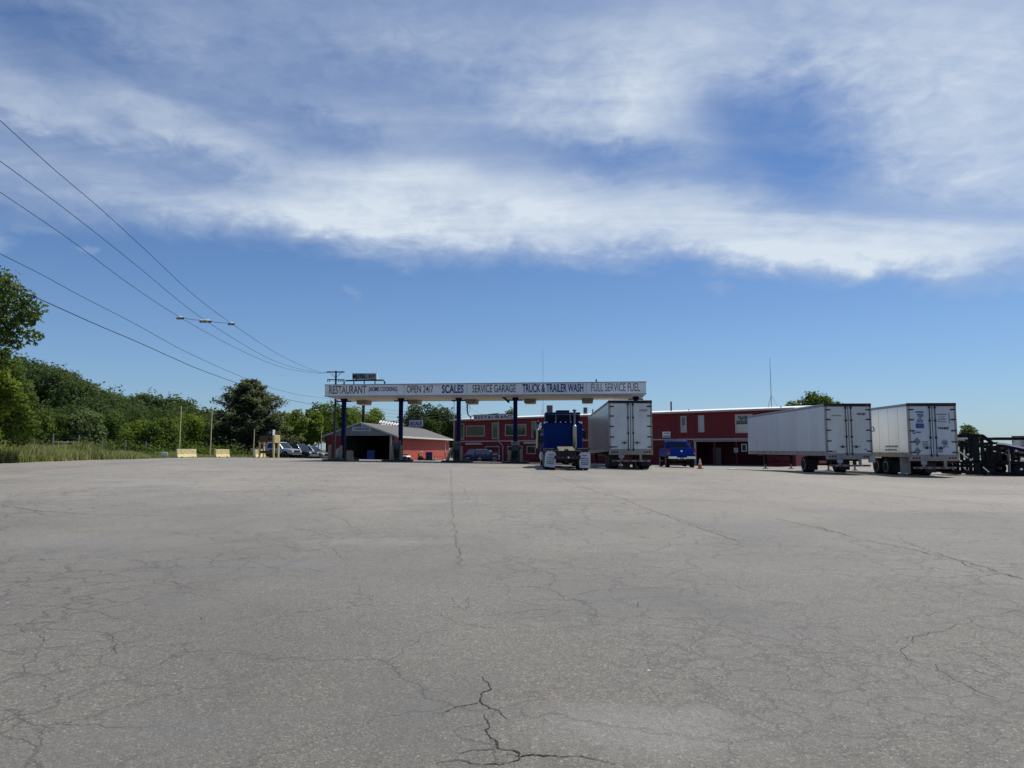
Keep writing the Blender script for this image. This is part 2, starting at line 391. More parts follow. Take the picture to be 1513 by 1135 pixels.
front = soft(Y, -.30, .12)      # clouds left out of the unseen sky behind the camera to cut fill light
above = mth(nt, 'MULTIPLY', soft(dlo, -.012, .055), front)
band = mth(nt, 'MULTIPLY', above, mth(nt, 'SUBTRACT', 1.0, soft(mth(nt, 'SUBTRACT', elw, up), -.07, .025)))
def blob(px, py, rx, ry, rot, amp):
    a, e = ang(px, py); sc = (.93 / FPX)
    m_ = N(nt, 'Mapping', vector_type='TEXTURE'); L(nt, aew, m_.inputs[0])
    m_.inputs['Location'].default_value = (a, e, 0); m_.inputs['Rotation'].default_value = (0, 0, R(-rot)); m_.inputs['Scale'].default_value = (rx * sc, ry * sc, 1)
    ln = N(nt, 'VectorMath', operation='LENGTH'); L(nt, m_.outputs[0], ln.inputs[0])
    f = mth(nt, 'SUBTRACT', 1.0, soft(ln.outputs['Value'], .15, 1.0))
    return mth(nt, 'MULTIPLY', f, amp)
dens = mth(nt, 'ADD', mth(nt, 'MULTIPLY', above, .51), mth(nt, 'MULTIPLY', band, .54))
for bl in ((60, 150, 210, 42, 8, .34), (250, 180, 190, 44, 16, .34), (300, 300, 330, 60, 4, .05), (900, 120, 240, 140, -15, .32), (700, 60, 330, 60, 0, .12), (1120, 40, 320, 110, 0, .28), (1430, 150, 260, 220, 0, .24),
           (1380, 60, 320, 130, 0, .16), (980, 190, 100, 130, -30, .22), (1150, 205, 200, 125, 8, -.40), (1260, 265, 170, 60, 16, -.16), (930, 240, 190, 42, 10, -.30), (50, 30, 240, 75, 8, -.32), (440, 185, 130, 34, 12, -.16),
           (1450, 250, 220, 110, 0, .24), (140, 290, 360, 64, 4, .08), (600, 180, 300, 60, 0, .10), (560, 130, 330, 50, 4, -.10), (230, 255, 150, 30, 6, -.10),
           (800, 290, 380, 50, 6, .12), (1180, 360, 330, 50, 6, .14), (1430, 382, 300, 58, 4, .30), (1650, 390, 220, 60, 4, .4), (480, 260, 200, 60, 10, .10)):
    dens = mth(nt, 'ADD', dens, mth(nt, 'MULTIPLY', blob(*bl), above))
for bl in ((148, 376, 16, 10, 10, .34), (510, 433, 34, 13, 10, .24), (1050, 421, 36, 14, 6, .26), (4, 355, 45, 22, 10, .45), (80, 345, 60, 14, 0, .22), (1580, 410, 120, 20, 0, .2)):
    dens = mth(nt, 'ADD', dens, blob(*bl))
tex = mth(nt, 'ADD', mth(nt, 'ADD', centred(streak, 1.30), centred(puff, .56)), centred(fine, .66))
dens = mth(nt, 'ADD', dens, mth(nt, 'MULTIPLY', tex, mth(nt, 'ADD', mth(nt, 'MULTIPLY', above, .52), .04)))
mr = N(nt, 'MapRange'); L(nt, dens, mr.inputs[0]); mr.inputs[1].default_value = .04; mr.inputs[2].default_value = 1.16; mr.inputs[3].default_value = 0; mr.inputs[4].default_value = 1
cover = mth(nt, 'MULTIPLY', mr.outputs[0], .95)
ccol = ramp(nt, cover, [(0, (4.6, 5.7, 7.9)), (.45, (5.6, 6.7, 8.6)), (.95, (8.5, 9.5, 10.5))])
tint = mixc(nt, 1.0, sky.outputs[0], (.70, .90, 1.17), 'MULTIPLY')
# a little pale vapour low in the sky
low = mth(nt, 'MULTIPLY', mth(nt, 'SUBTRACT', 1.0, soft(el, -.02, .34)), .20)
tint = mixc(nt, low, tint, (4.1, 6.4, 9.2))
L(nt, mixc(nt, cover, tint, ccol), bg.inputs['Color'])

# ================================================================ ground
def axis_pts(stops):
    r = []
    for (a, b, n) in stops: r += [a + (b - a) * i / n for i in range(n)]
    return r + [stops[-1][1]]
def sheet(name, xs, ys, zf, mat, keep=None):
    V = np.array([(x, y, zf(x, y)) for y in ys for x in xs]); nx = len(xs)
    F = np.array([(j * nx + i, j * nx + i + 1, (j + 1) * nx + i + 1, (j + 1) * nx + i) for j in range(len(ys) - 1) for i in range(nx - 1)
                  if keep is None or keep((xs[i] + xs[i + 1]) / 2, (ys[j] + ys[j + 1]) / 2)])
    o = np_mesh(name, V, F, mat); 
    for p in o.data.polygons: p.use_smooth = True
    return tag(o, kind='structure')
# grass and soil
m, nt, b = new_mat('field_soil'); v = objco(nt)
c = ramp(nt, noise(nt, v, .6, 7, .65), [(.3, (.035, .05, .016)), (.55, (.06, .075, .024)), (.75, (.11, .10, .05))])
L(nt, c, b.inputs['Base Color']); b.inputs['Roughness'].default_value = .95
FIELD = m
def hillz(x, y):
    """ground beyond the lot; to the left it climbs into a wooded ridge"""
    u = x / max(y, 1); h = 0
    r = lerp_tab([(-1.2, 26), (-.9, 25), (-.7, 20), (-.62, 15.5), (-.55, 9), (-.48, 7.5), (-.43, 4), (-.38, 1), (-.3, 0)], u)
    h += r * sstep(120, 225, y)
    left = sstep(-28, -45, x) if x < -28 else 0
    h += .5 * left * sstep(38, 60, y)
    return h
def left_edge(y):
    wob = .45 * math.sin(y * .55) + .3 * math.sin(y * 1.7 + 1)
    return wob + lerp_tab([(40, -29.6), (60, -31.8), (70.5, -32.9), (76.5, -25.6), (96, -24.6)], y)
sheet('ground', axis_pts([(-900, -160, 20), (-160, -70, 30), (-70, 70, 70), (70, 160, 18), (160, 900, 16)]), axis_pts([(-60, 0, 8), (0, 130, 90), (130, 300, 40), (300, 1600, 22)]),
      lambda x, y: gz(x, y) - .06 + hillz(x, y), FIELD)
# asphalt
m, nt, b = new_mat('worn_asphalt'); v = objco(nt)
big = noise(nt, v, .10, 5, .6, .4); mid = noise(nt, objco(nt, (1, .45, 1)), .55, 6, .62, .3); fin = noise(nt, v, 9, 5, .7)
base = ramp(nt, big, [(.28, (.180, .168, .146)), (.5, (.214, .200, .175)), (.72, (.252, .236, .208))])
base = mixc(nt, .55, base, ramp(nt, mid, [(.25, (.62, .62, .62)), (.5, (.98, .98, .98)), (.78, (1.18, 1.17, 1.15))]), 'MULTIPLY')
base = mixc(nt, .55, base, ramp(nt, fin, [(.25, (.72, .72, .73)), (.75, (1.25, 1.24, 1.22))]), 'MULTIPLY')
# exposed stones, two sizes
for sc, k, amt in ((78, .30, .75), (150, .34, .60)):
    vo = N(nt, 'TexVoronoi', feature='F1'); vo.inputs['Scale'].default_value = sc; L(nt, v, vo.inputs['Vector'])
    st = ramp(nt, vo.outputs['Color'], [(0, (0, 0, 0)), (1, (1, 1, 1))])
    sep = N(nt, 'SeparateColor'); L(nt, vo.outputs['Color'], sep.inputs[0])
    tone = ramp(nt, sep.outputs[0], [(0, (.48, .48, .48)), (.45, (.86, .85, .84)), (.86, (1.06, 1.05, 1.03)), (.96, (1.5, 1.48, 1.43)), (1, (2.0, 1.96, 1.88))])
    base = mixc(nt, amt, base, tone, 'MULTIPLY')
# grazing-light brightening painted into the asphalt colour: darker near, paler far off
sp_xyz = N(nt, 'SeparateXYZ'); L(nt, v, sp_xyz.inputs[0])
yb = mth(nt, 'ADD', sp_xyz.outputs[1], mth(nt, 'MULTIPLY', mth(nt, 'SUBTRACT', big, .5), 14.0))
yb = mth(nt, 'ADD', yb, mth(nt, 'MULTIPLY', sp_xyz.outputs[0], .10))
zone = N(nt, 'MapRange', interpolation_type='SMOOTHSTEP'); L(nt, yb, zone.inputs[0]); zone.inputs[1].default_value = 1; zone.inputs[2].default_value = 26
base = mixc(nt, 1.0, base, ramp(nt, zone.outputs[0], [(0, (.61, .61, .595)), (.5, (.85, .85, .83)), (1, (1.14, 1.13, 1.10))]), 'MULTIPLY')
# tyre-polished and stained patches
vs = objco(nt, (.09, .35, 1)); stain = ramp(nt, noise(nt, vs, 1.6, 6, .6, .8), [(.52, (0, 0, 0)), (.74, (.55, .55, .55))])
base = mixc(nt, stain, base, (.105, .102, .097))
_d = N(nt, 'VectorMath', operation='ADD'); _z = N(nt, 'TexNoise'); setin(_z, Scale=1.6, Detail=4.0); L(nt, v, _z.inputs['Vector']); L(nt, v, _d.inputs[0]); L(nt, _z.outputs['Color'], _d.inputs[1]); SPV = _d.outputs[0]
# oil drips and pale specks
for sc_k, thr, rad, colr, amt in ((.55, .80, .10, (.06, .058, .055), .7), (2.2, .90, .07, (.075, .072, .068), .6), (5.0, .965, .10, (.50, .49, .46), .85), (9.0, .97, .14, (.05, .05, .05), .7)):
    vo = N(nt, 'TexVoronoi', feature='F1'); vo.inputs['Scale'].default_value = sc_k; L(nt, v, vo.inputs['Vector']); sep = N(nt, 'SeparateColor'); L(nt, vo.outputs['Color'], sep.inputs[0])
    on = mth(nt, 'GREATER_THAN', sep.outputs[0], thr); rr_ = mth(nt, 'MULTIPLY', sep.outputs[1], rad); f_ = mth(nt, 'MULTIPLY', on, mth(nt, 'SUBTRACT', 1.0, mth(nt, 'DIVIDE', vo.outputs['Distance'], mth(nt, 'ADD', rr_, .01)), clamp=True))
    base = mixc(nt, mth(nt, 'MULTIPLY', mth(nt, 'MINIMUM', mth(nt, 'MULTIPLY', f_, 2.5), 1.0), amt), base, colr)
def spot(px, py, rx, ry, rot, amt, col, src):
    p = G(px, py); m_ = N(nt, 'Mapping', vector_type='TEXTURE')
    L(nt, SPV, m_.inputs[0])
    m_.inputs['Location'].default_value = (p.x + .5, p.y + .5, p.z + .5); m_.inputs['Rotation'].default_value = (0, 0, R(rot)); m_.inputs['Scale'].default_value = (rx, ry, 3)
    ln = N(nt, 'VectorMath', operation='LENGTH'); L(nt, m_.outputs[0], ln.inputs[0])
    f = N(nt, 'MapRange', interpolation_type='SMOOTHSTEP'); L(nt, ln.outputs['Value'], f.inputs[0]); f.inputs[1].default_value = 1; f.inputs[2].default_value = .2; f.inputs[3].default_value = 0; f.inputs[4].default_value = amt
    return mixc(nt, f.outputs[0], src, col)
for sp_ in ((1035, 897, .5, 1.6, 28, .5, (.08, .078, .075)), (830, 905, 1.3, .5, 5, .42, (.085, .083, .08)), (620, 1050, .7, .9, 0, .42, (.085, .083, .08)), (960, 880, 1.3, .35, 10, .35, (.09, .088, .085)), (1230, 935, 1.0, .8, 20, .25, (.10, .098, .094)), (420, 835, 1.6, .6, 0, .3, (.15, .15, .16)), (1120, 800, 1.6, 1.0, 40, .35, (.09, .09, .09)), (120, 800, 1.8, 1, 0, .3, (.15, .15, .15)), (1420, 760, 3, 1.2, 10, .3, (.10, .10, .10)),
            (250, 1085, 1.2, .5, 15, .3, (.11, .11, .11)), (560, 800, 2, .7, 0, .25, (.26, .25, .24)), (960, 1080, .9, .6, 0, .3, (.25, .245, .235)), (1300, 1050, 1.4, .7, 20, .22, (.12, .12, .118))):
    base = spot(*sp_, base)
# alligator cracking, only in patches, plus hairlines elsewhere
wv = N(nt, 'VectorMath', operation='ADD'); nz = N(nt, 'TexNoise'); setin(nz, Scale=2.2, Detail=5.0, Roughness=.65); L(nt, v, nz.inputs['Vector'])
sc_ = N(nt, 'VectorMath', operation='SCALE'); L(nt, nz.outputs['Color'], sc_.inputs[0]); sc_.inputs['Scale'].default_value = .55
L(nt, v, wv.inputs[0]); L(nt, sc_.outputs[0], wv.inputs[1])
crk = None
for sc, wdt, t0, t1, off, strength in ((1.5, .044, .44, .56, 0, .78), (.62, .018, .42, .56, 5, .70), (3.2, .065, .49, .61, 9, .56)):
    vo = N(nt, 'TexVoronoi', feature='DISTANCE_TO_EDGE'); vo.inputs['Scale'].default_value = sc; L(nt, wv.outputs[0], vo.inputs['Vector'])
    jag = mth(nt, 'MULTIPLY', mth(nt, 'ADD', noise(nt, v, 6 + sc, 4, .7), -.18), wdt * 1.9)
    line = mth(nt, 'SUBTRACT', 1.0, mth(nt, 'DIVIDE', vo.outputs['Distance'], jag), clamp=True)
    mo = N(nt, 'Mapping'); mo.inputs['Location'].default_value = (off, off * .7, 0); mo.inputs['Scale'].default_value = (1, .55, 1); L(nt, v, mo.inputs[0])
    msk = ramp(nt, noise(nt, mo.outputs[0], .17, 4, .6), [(t0, (0, 0, 0)), (t1, (1, 1, 1))])
    k = mth(nt, 'MULTIPLY', mth(nt, 'MULTIPLY', line, msk), strength)
    crk = k if crk is None else mth(nt, 'MAXIMUM', crk, k)
base = mixc(nt, crk, base, (.035, .034, .033))
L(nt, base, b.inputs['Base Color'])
L(nt, ramp(nt, mid, [(.3, (.66, .66, .66)), (.7, (.82, .82, .82))]), b.inputs['Roughness']); b.inputs['Specular IOR Level'].default_value = .45; b.inputs['Sheen Weight'].default_value = .14; b.inputs['Sheen Roughness'].default_value = .5; b.inputs['Sheen Tint'].default_value = (1, .93, .82, 1)
bp = N(nt, 'Bump'); bp.inputs['Strength'].default_value = .55; bp.inputs['Distance'].default_value = .006
vo = N(nt, 'TexVoronoi', feature='F1'); vo.inputs['Scale'].default_value = 95; L(nt, v, vo.inputs['Vector'])
hgt = mth(nt, 'SUBTRACT', mth(nt, 'ADD', vo.outputs['Distance'], mth(nt, 'MULTIPLY', fin, .5)), mth(nt, 'MULTIPLY', crk, 2.5))
L(nt, hgt, bp.inputs['Height']); L(nt, bp.outputs[0], b.inputs['Normal'])
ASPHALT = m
ys_ = axis_pts([(-14, 0, 6), (0, 20, 34), (20, 110, 110), (110, 135, 10)])
XS = axis_pts([(0, 1, 120)])
V = []
for y in ys_:
    xl = left_edge(y) if y > 12 else -34
    V += [(xl + (95 - xl) * (t ** 1.15), y, 0) for t in XS]
V = np.array(V); V[:, 2] = [gz(p[0], p[1]) for p in V]; nx = len(XS)
F = np.array([(j * nx + i, j * nx + i + 1, (j + 1) * nx + i + 1, (j + 1) * nx + i) for j in range(len(ys_) - 1) for i in range(nx - 1)])
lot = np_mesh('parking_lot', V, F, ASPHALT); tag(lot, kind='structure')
for p in lot.data.polygons: p.use_smooth = True

# open cracks one can see by name in the lot: jagged dark strips 4 mm above the asphalt
CRACK = M('open_crack', (.032, .030, .028), .95, 0, .3, 8)
rc = random.Random(3); cb = MB(); KW = .62
def crack(pts, w0, w1, step=.05, jag=.022, conv=None):
    P = [G(*(conv(p) if conv else p)) for p in pts]; Q = []
    for a, c in zip(P, P[1:]):
        n = max(1, int((c - a).length / step))
        for i in range(n): Q.append(a.lerp(c, i / n))
    Q.append(P[-1]); Q = Q[:900]; n = len(Q); vs = []
    wob = 0
    for i, q in enumerate(Q):
        d = (Q[min(i + 1, n - 1)] - Q[max(i - 1, 0)]); d.z = 0; d.normalize(); nn = Vector((-d.y, d.x, 0))
        wob = wob * .7 + rc.uniform(-1, 1) * jag; t = i / max(1, n - 1)
        wd = KW * (w0 + (w1 - w0) * t) * rc.uniform(.45, 1.5) * (1 if 0 < i < n - 1 else .1)
        q = q + nn * wob
        for s_ in (-1, 1):
            e = q + nn * s_ * wd / 2; vs.append((e.x, e.y, gz(e.x, e.y) + .004))
    cb.add(vs, [(2 * i, 2 * i + 1, 2 * i + 3, 2 * i + 2) for i in range(n - 1)])
KW = .78
z3 = lambda p: (600 + p[0] / 4.45, 960 + p[1] / 4.45)
for pts, a, e in (([(505, 178), (530, 215), (550, 262), (490, 285), (488, 320), (475, 347)], .007, .013), ([(475, 347), (400, 362), (330, 380), (270, 400), (240, 420), (165, 420)], .012, .004), ([(240, 420), (235, 445)], .005, .003),
                  ([(475, 347), (540, 380), (610, 405), (645, 440), (690, 468)], .014, .004), ([(510, 425), (530, 480), (550, 510), (515, 530), (530, 555), (560, 585), (600, 605), (585, 650), (700, 670), (750, 708)], .006, .016),
                  ([(750, 708), (830, 690), (980, 705), (1130, 698), (1250, 720), (1400, 752)], .015, .005), ([(585, 655), (470, 665), (390, 672), (320, 685)], .010, .004), ([(750, 708), (700, 745), (600, 762), (480, 750), (400, 735), (330, 730), (180, 752)], .012, .005),
                  ([(665, 672), (660, 690), (745, 706)], .004, .006), ([(585, 105), (605, 118)], .004, .004)):
    crack(pts, a, e, .018, .010, z3)
KW = .6
zr = lambda p: (753 + p[0] / 1.99, 680 + p[1] / 1.99)
zl = lambda p: (p[0] / 1.99, 680 + p[1] / 1.99)
for pts, a, e in (([(90, 38), (150, 52), (250, 92), (330, 112), (420, 150), (480, 170), (530, 190), (600, 215), (670, 238)], .02, .022), ([(480, 165), (560, 195), (640, 215), (740, 235)], .01, .008), ([(250, 80), (330, 90), (380, 110)], .012, .012),
                  ([(755, 168), (830, 182), (900, 200), (1000, 225), (1100, 247), (1200, 265), (1300, 290), (1400, 315), (1513, 352)], .016, .02), ([(1090, 228), (1180, 248), (1290, 285), (1400, 330), (1513, 345)], .012, .014), ([(900, 195), (950, 208), (990, 222)], .03, .012),
                  ([(0, 452), (60, 440), (150, 443), (240, 457), (370, 470)], .009, .005), ([(0, 468), (110, 462), (150, 443)], .007, .005), ([(190, 397), (280, 383), (400, 375), (520, 368)], .010, .005), ([(290, 388), (350, 384), (470, 384)], .006, .005), ([(0, 415), (90, 428), (200, 432)], .005, .004), ([(130, 497), (220, 487), (320, 488), (380, 500)], .005, .004), ([(385, 415), (375, 430), (355, 434)], .008, .005),
                  ([(1440, 705), (1380, 680), (1300, 645), (1265, 618), (1250, 600), (1300, 600), (1380, 625), (1470, 655), (1513, 668)], .006, .005), ([(1250, 605), (1180, 585), (1168, 560), (1200, 535), (1200, 520), (1260, 500), (1350, 478)], .007, .006), ([(1350, 478), (1400, 495), (1450, 500), (1513, 525)], .006, .006), ([(1350, 478), (1330, 455), (1280, 445), (1220, 460)], .006, .005), ([(1440, 455), (1470, 440), (1513, 440)], .006, .005), ([(1370, 560), (1400, 590), (1500, 640)], .005, .004), ([(1120, 545), (1180, 520), (1230, 505)], .004, .004),
                  ([(840, 75), (940, 80), (1020, 92), (1150, 105), (1250, 118), (1380, 128), (1513, 138)], .03, .03), ([(510, 110), (640, 125), (760, 138), (900, 148), (1050, 152)], .022, .02), ([(1265, 155), (1320, 158), (1390, 170)], .03, .015)):
    crack(pts, a, e, .07, .030, zr)
for pts, a, e in (([(0, 132), (100, 148), (250, 160), (400, 162), (600, 166), (860, 160)], .03, .014), ([(100, 148), (120, 162), (230, 168), (350, 165)], .012, .01), ([(1325, 20), (1328, 90), (1332, 180), (1342, 240), (1356, 310)], .014, .010), ([(950, 150), (985, 142), (1120, 137), (1300, 130), (1380, 112)], .02, .014), ([(1335, 72), (1365, 82), (1375, 110)], .014, .01),
                  ([(0, 432), (50, 428), (170, 430), (260, 440), (300, 445), (320, 462), (380, 470)], .008, .006), ([(0, 402), (80, 388), (190, 393)], .008, .006), ([(0, 362), (110, 355), (190, 345), (310, 335), (400, 348)], .010, .005), ([(220, 322), (300, 325), (290, 340)], .012, .006), ([(180, 382), (330, 380), (470, 388)], .006, .005), ([(300, 510), (340, 520), (345, 550), (320, 575)], .008, .005), ([(110, 515), (130, 535)], .010, .006), ([(200, 495), (280, 485)], .006, .004), ([(190, 575), (260, 572), (300, 578)], .006, .004), ([(40, 480), (80, 510)], .006, .004),
                  ([(440, 210), (560, 218), (680, 215), (800, 222)], .008, .006), ([(620, 225), (640, 240), (760, 240), (890, 262)], .009, .006), ([(910, 205), (930, 215), (980, 228), (930, 245), (985, 262), (1100, 270)], .010, .006), ([(985, 262), (1000, 290), (1080, 292)], .007, .005), ([(690, 290), (760, 305), (820, 320), (900, 318), (960, 330)], .006, .005), ([(390, 290), (430, 302), (520, 296)], .007, .005), ([(0, 298), (120, 292), (240, 296)], .006, .005), ([(500, 355), (530, 370), (560, 380), (700, 385)], .006, .004), ([(590, 455), (610, 470)], .006, .004), ([(840, 240), (860, 262), (960, 265)], .006, .004), ([(1020, 240), (1110, 240)], .006, .005), ([(960, 160), (1010, 172), (1040, 200)], .010, .007),
                  ([(1230, 220), (1330, 235), (1420, 232), (1513, 245)], .006, .005), ([(1345, 250), (1420, 262), (1513, 290)], .006, .005), ([(1280, 450), (1320, 470), (1420, 495), (1470, 498)], .005, .004), ([(1330, 400), (1340, 420), (1370, 440), (1375, 400)], .005, .004), ([(1370, 455), (1440, 458), (1513, 445)], .006, .005)):
    crack(pts, a, e, .06, .028, zl)
o = cb.build('pavement_cracks', CRACK); tag(o, kind='structure')

# ================================================================ plants
def leaf_mat(name, a, b_, c_, trans=.35):
    m, nt, b = new_mat(name); nt.nodes.remove(b)
    out = nt.nodes['Material Output']; ge = N(nt, 'NewGeometry'); v = objco(nt)
    n1 = noise(nt, v, .55, 3)
    f = mth(nt, 'ADD', mth(nt, 'MULTIPLY', ge.outputs['Random Per Island'], .6), mth(nt, 'MULTIPLY', n1, .5))
    col = ramp(nt, f, [(.2, a), (.55, b_), (.9, c_)])
    d = N(nt, 'BsdfDiffuse'); t = N(nt, 'BsdfTranslucent')
    L(nt, col, d.inputs[0]); L(nt, mixc(nt, 1.0, col, (1.25, 1.35, .7), 'MULTIPLY'), t.inputs[0])
    x = N(nt, 'MixShader'); x.inputs[0].default_value = trans; L(nt, d.outputs[0], x.inputs[1]); L(nt, t.outputs[0], x.inputs[2])
    L(nt, x.outputs[0], out.inputs[0]); return m
LEAF_DARK = leaf_mat('leaf_dark', (.038, .058, .024), (.066, .096, .036), (.105, .145, .055))
LEAF_MID = leaf_mat('leaf_mid', (.056, .084, .024), (.092, .132, .036), (.135, .185, .052))
LEAF_BRIGHT = leaf_mat('leaf_bright', (.09, .125, .028), (.15, .20, .042), (.215, .265, .06), .45)
LEAF_PALE = leaf_mat('leaf_pale', (.085, .115, .055), (.13, .17, .08), (.19, .23, .12), .38)
LEAF_PINE = leaf_mat('pine_needles', (.08, .092, .062), (.125, .14, .094), (.17, .19, .125), .4)
LEAF_FAR = leaf_mat('leaf_far_wood', (.042, .064, .028), (.07, .10, .044), (.105, .14, .062))
def leaves(rg, blobs, n, size, squash=1.0, shell=.55, out=.8):
    """n leaf clumps as small folded quads on and in a set of (centre, radius) puffs"""
    C = np.array([b_[:3] for b_ in blobs]); Rr = np.array([b_[3] for b_ in blobs])
    p = Rr ** 2 / (Rr ** 2).sum(); k = rg.choice(len(blobs), n, p=p)
    d = rg.normal(size=(n, 3)); d /= np.linalg.norm(d, axis=1)[:, None]
    bump = 1 + .22 * np.sin(d[:, 0] * 5 + k) * np.sin(d[:, 1] * 6 + 2 * k) + .15 * np.sin(d[:, 2] * 9 + k * 3)
    rad = Rr[k] * bump * (1 - shell * rg.random(n) ** 2.2)
    pos = C[k] + d * rad[:, None] * np.array([1, 1, squash])
    nr = d * out + rg.normal(size=(n, 3)) * .75 + np.array([0, 0, .35]); nr /= np.linalg.norm(nr, axis=1)[:, None]
    t = np.cross(nr, rg.normal(size=(n, 3))); t /= np.linalg.norm(t, axis=1)[:, None]; bt = np.cross(nr, t)
    s = size * (.55 + .9 * rg.random(n))[:, None]; fold = nr * s * .25
    V = np.stack([pos - t * s, pos - bt * s * .55 - fold, pos + t * s, pos + bt * s * .55 - fold], 1).reshape(-1, 3)
    return V, np.arange(4 * n).reshape(n, 4)
def crown_puffs(rg, cx, cy, cz, rx, rz, k=16, ry=None, pr=.36, low=-.75):
    out = [(cx, cy, cz, min(rx, rz) * .55)]; ry = ry or rx
    for i in range(k):
        a = rg.random() * 2 * math.pi; t = low + (1 - low) * ((i + rg.random()) / k); h = math.sqrt(max(.04, 1 - t * t)) * (.72 + .28 * rg.random())
        r = pr * min(rx, rz) * (.65 + .7 * rg.random())
        out.append((cx + math.cos(a) * h * (rx - r * .6), cy + math.sin(a) * h * (ry - r * .6), cz + t * (rz - r * .6), r))
    return out
def limbs(base, puffs, tr, rg, top=None, every=1):
    b_ = MB(); bx, by, bz = base; top = top or puffs[0][:3]
    mid = Vector((bx + (top[0] - bx) * .5 + rg.uniform(-.2, .2), by + (top[1] - by) * .5, bz + (top[2] - bz) * .55))
    b_.tube([(bx, by, bz - .2), (bx + rg.uniform(-.06, .06), by, bz + .8), mid, top], tr, 9, tr * .35)
    for i, q in enumerate(puffs[1::every]):
        s0 = Vector((bx, by, bz)).lerp(Vector(top), .35 + .5 * rg.random())
        e = Vector(q[:3]); b_.tube([s0, s0.lerp(e, .5) + Vector((0, 0, .12 * (e - s0).length * rg.uniform(-.3, 1))), e], tr * .22, 6, tr * .05)
    return b_
def tree(name, label, cat, base, h, rx, mat, seed, n=5000, leaf=.16, rz=None, cz=None, k=16, tr=.2, group=None, puffs=None, pr=.36, low=-.75, squash=1, bark=None):
    rg = np.random.default_rng(seed); rr = random.Random(seed); bx, by = base; bz = gz(bx, by) + hillz(bx, by) - .06
    t = thing(name, label, cat, (bx, by, bz), 0, group)
    rz = rz or h * .38; cz = cz or h - rz
    pf = [(p[0] - bx, p[1] - by, p[2] - bz, p[3]) for p in puffs] if puffs else crown_puffs(rg, 0, 0, cz, rx, rz, k, None, pr, low)
    limbs((0, 0, 0), pf, tr, rr, (0, 0, cz + rz * .3) if not puffs else None, max(1, len(pf) // 14)).build('trunk', bark or BARK, t, smooth=True)
    Vv, Ff = leaves(rg, pf, n, leaf, squash, .5, 1.0); np_mesh('crown', Vv, Ff, mat, t)
    return t
def ground_z(x, y): return gz(x, y) - .06 + hillz(x, y)
def pxtree(name, label, cat, px, D, pytop, halfw, mat, seed, **kw):
    x = (px - CX) / FPX * D; top = W(px, pytop, D).z; h = top - ground_z(x, D)
    if kw.pop('fill', False): kw.update(rz=h * .51, cz=h * .49)
    return tree(name, label, cat, (x, D), h, halfw / FPX * D, mat, seed, **kw)
# far wooded ridge: one mass
rg = np.random.default_rng(11); VV = []; FF = []; off = 0; tv = MB()
def wood(n, y0, y1, u0, u1, hmin, hmax, leaf, cnt, skyline=None):
    global off
    for i in range(n):
        y = y0 + (y1 - y0) * rg.random(); u = u0 + (u1 - u0) * ((i + rg.random()) / n); x = u * y
        h = hmin + (hmax - hmin) * rg.random(); z = ground_z(x, y); r = h * (.24 + .12 * rg.random())
        if skyline:
            mx = (HOR - lerp_tab(skyline, CX + u * FPX)) / FPX * y + CAMZ + rg.uniform(-1.2, .5) - z
            h = max(5.0, min(h, mx)) if mx > 3 else 0
            if not h: continue
        pf = crown_puffs(rg, x, y, z + h * .58, r, h * .42, 6, None, .66, -.8)
        V_, F_ = leaves(rg, pf, int(cnt * 1.5), leaf * .9, 1.0, .2, 1.7); VV.append(V_); FF.append(F_ + off); off += len(V_)
        tv.tube([(x, y, z - .3), (x, y, z + h * .7)], .22, 5, .1)
SKY_L = [(-300, 510), (0, 525), (65, 539), (95, 548), (112, 560), (135, 570), (150, 577), (180, 586), (210, 581), (240, 585), (265, 589), (290, 600), (330, 606), (400, 612), (440, 618), (480, 620), (560, 625), (700, 630)]
wood(46, 150, 185, -1.0, -.55, 10, 15, .42, 620, SKY_L)
wood(60, 185, 235, -1.0, -.44, 11, 16, .46, 620, SKY_L)
wood(44, 235, 270, -.95, -.40, 12, 17, .5, 560, SKY_L)
wood(60, 260, 330, -.50, .12, 10, 16, .6, 420, SKY_L)
wood(34, 120, 148, -.75, -.40, 6, 9, .30, 700, SKY_L)
wood(26, 240, 320, .1, .55, 5, 7, .6, 260)
fo = np_mesh('far_wood', np.concatenate(VV), np.concatenate(FF), LEAF_FAR); tag(fo, kind='stuff')
o = tv.build('far_wood_trunks', BARK); tag(o, kind='stuff')

# tall tree whose right-hand boughs hang into the picture
D = 36.0; k = D / FPX
def P3(px, py, r, dy=0): q = W(px, py, D + dy); return (q.x, q.y, q.z, r * k)
pf = [P3(-60, 440, 60), P3(-20, 430, 34), P3(8, 428, 26, -.5), P3(-10, 470, 40), P3(18, 462, 24), P3(38, 442, 15), P3(42, 462, 17, .4), P3(58, 456, 10), P3(50, 470, 11), P3(30, 482, 14), P3(48, 498, 13, -.3), P3(56, 497, 7), P3(10, 496, 20), P3(24, 508, 10), P3(4, 410, 11), P3(18, 424, 11),
      P3(-120, 400, 80, 1), P3(-75, 420, 50, 1), P3(-110, 480, 70, 1), P3(-60, 500, 45), P3(-15, 500, 22), P3(-150, 440, 80, 2), P3(-34, 424, 24)]
tree('broadleaf_tree', 'tall dark green broadleaf tree whose boughs reach in at the left edge', 'tree', (W(-105, 600, D).x, D), 14, 5, LEAF_MID, 21, n=15000, leaf=.115, puffs=pf, tr=.2)
D = 43.0; k = D / FPX
pf = [P3(-25, 560, 38), P3(5, 545, 20), P3(20, 548, 14), P3(30, 575, 18), P3(5, 580, 30), P3(40, 592, 14), P3(20, 605, 24), P3(-20, 610, 40), P3(38, 612, 12), P3(10, 628, 22), P3(45, 630, 15, 1), P3(-10, 530, 16), P3(8, 522, 9), P3(28, 640, 20, 1), P3(-30, 640, 30)]
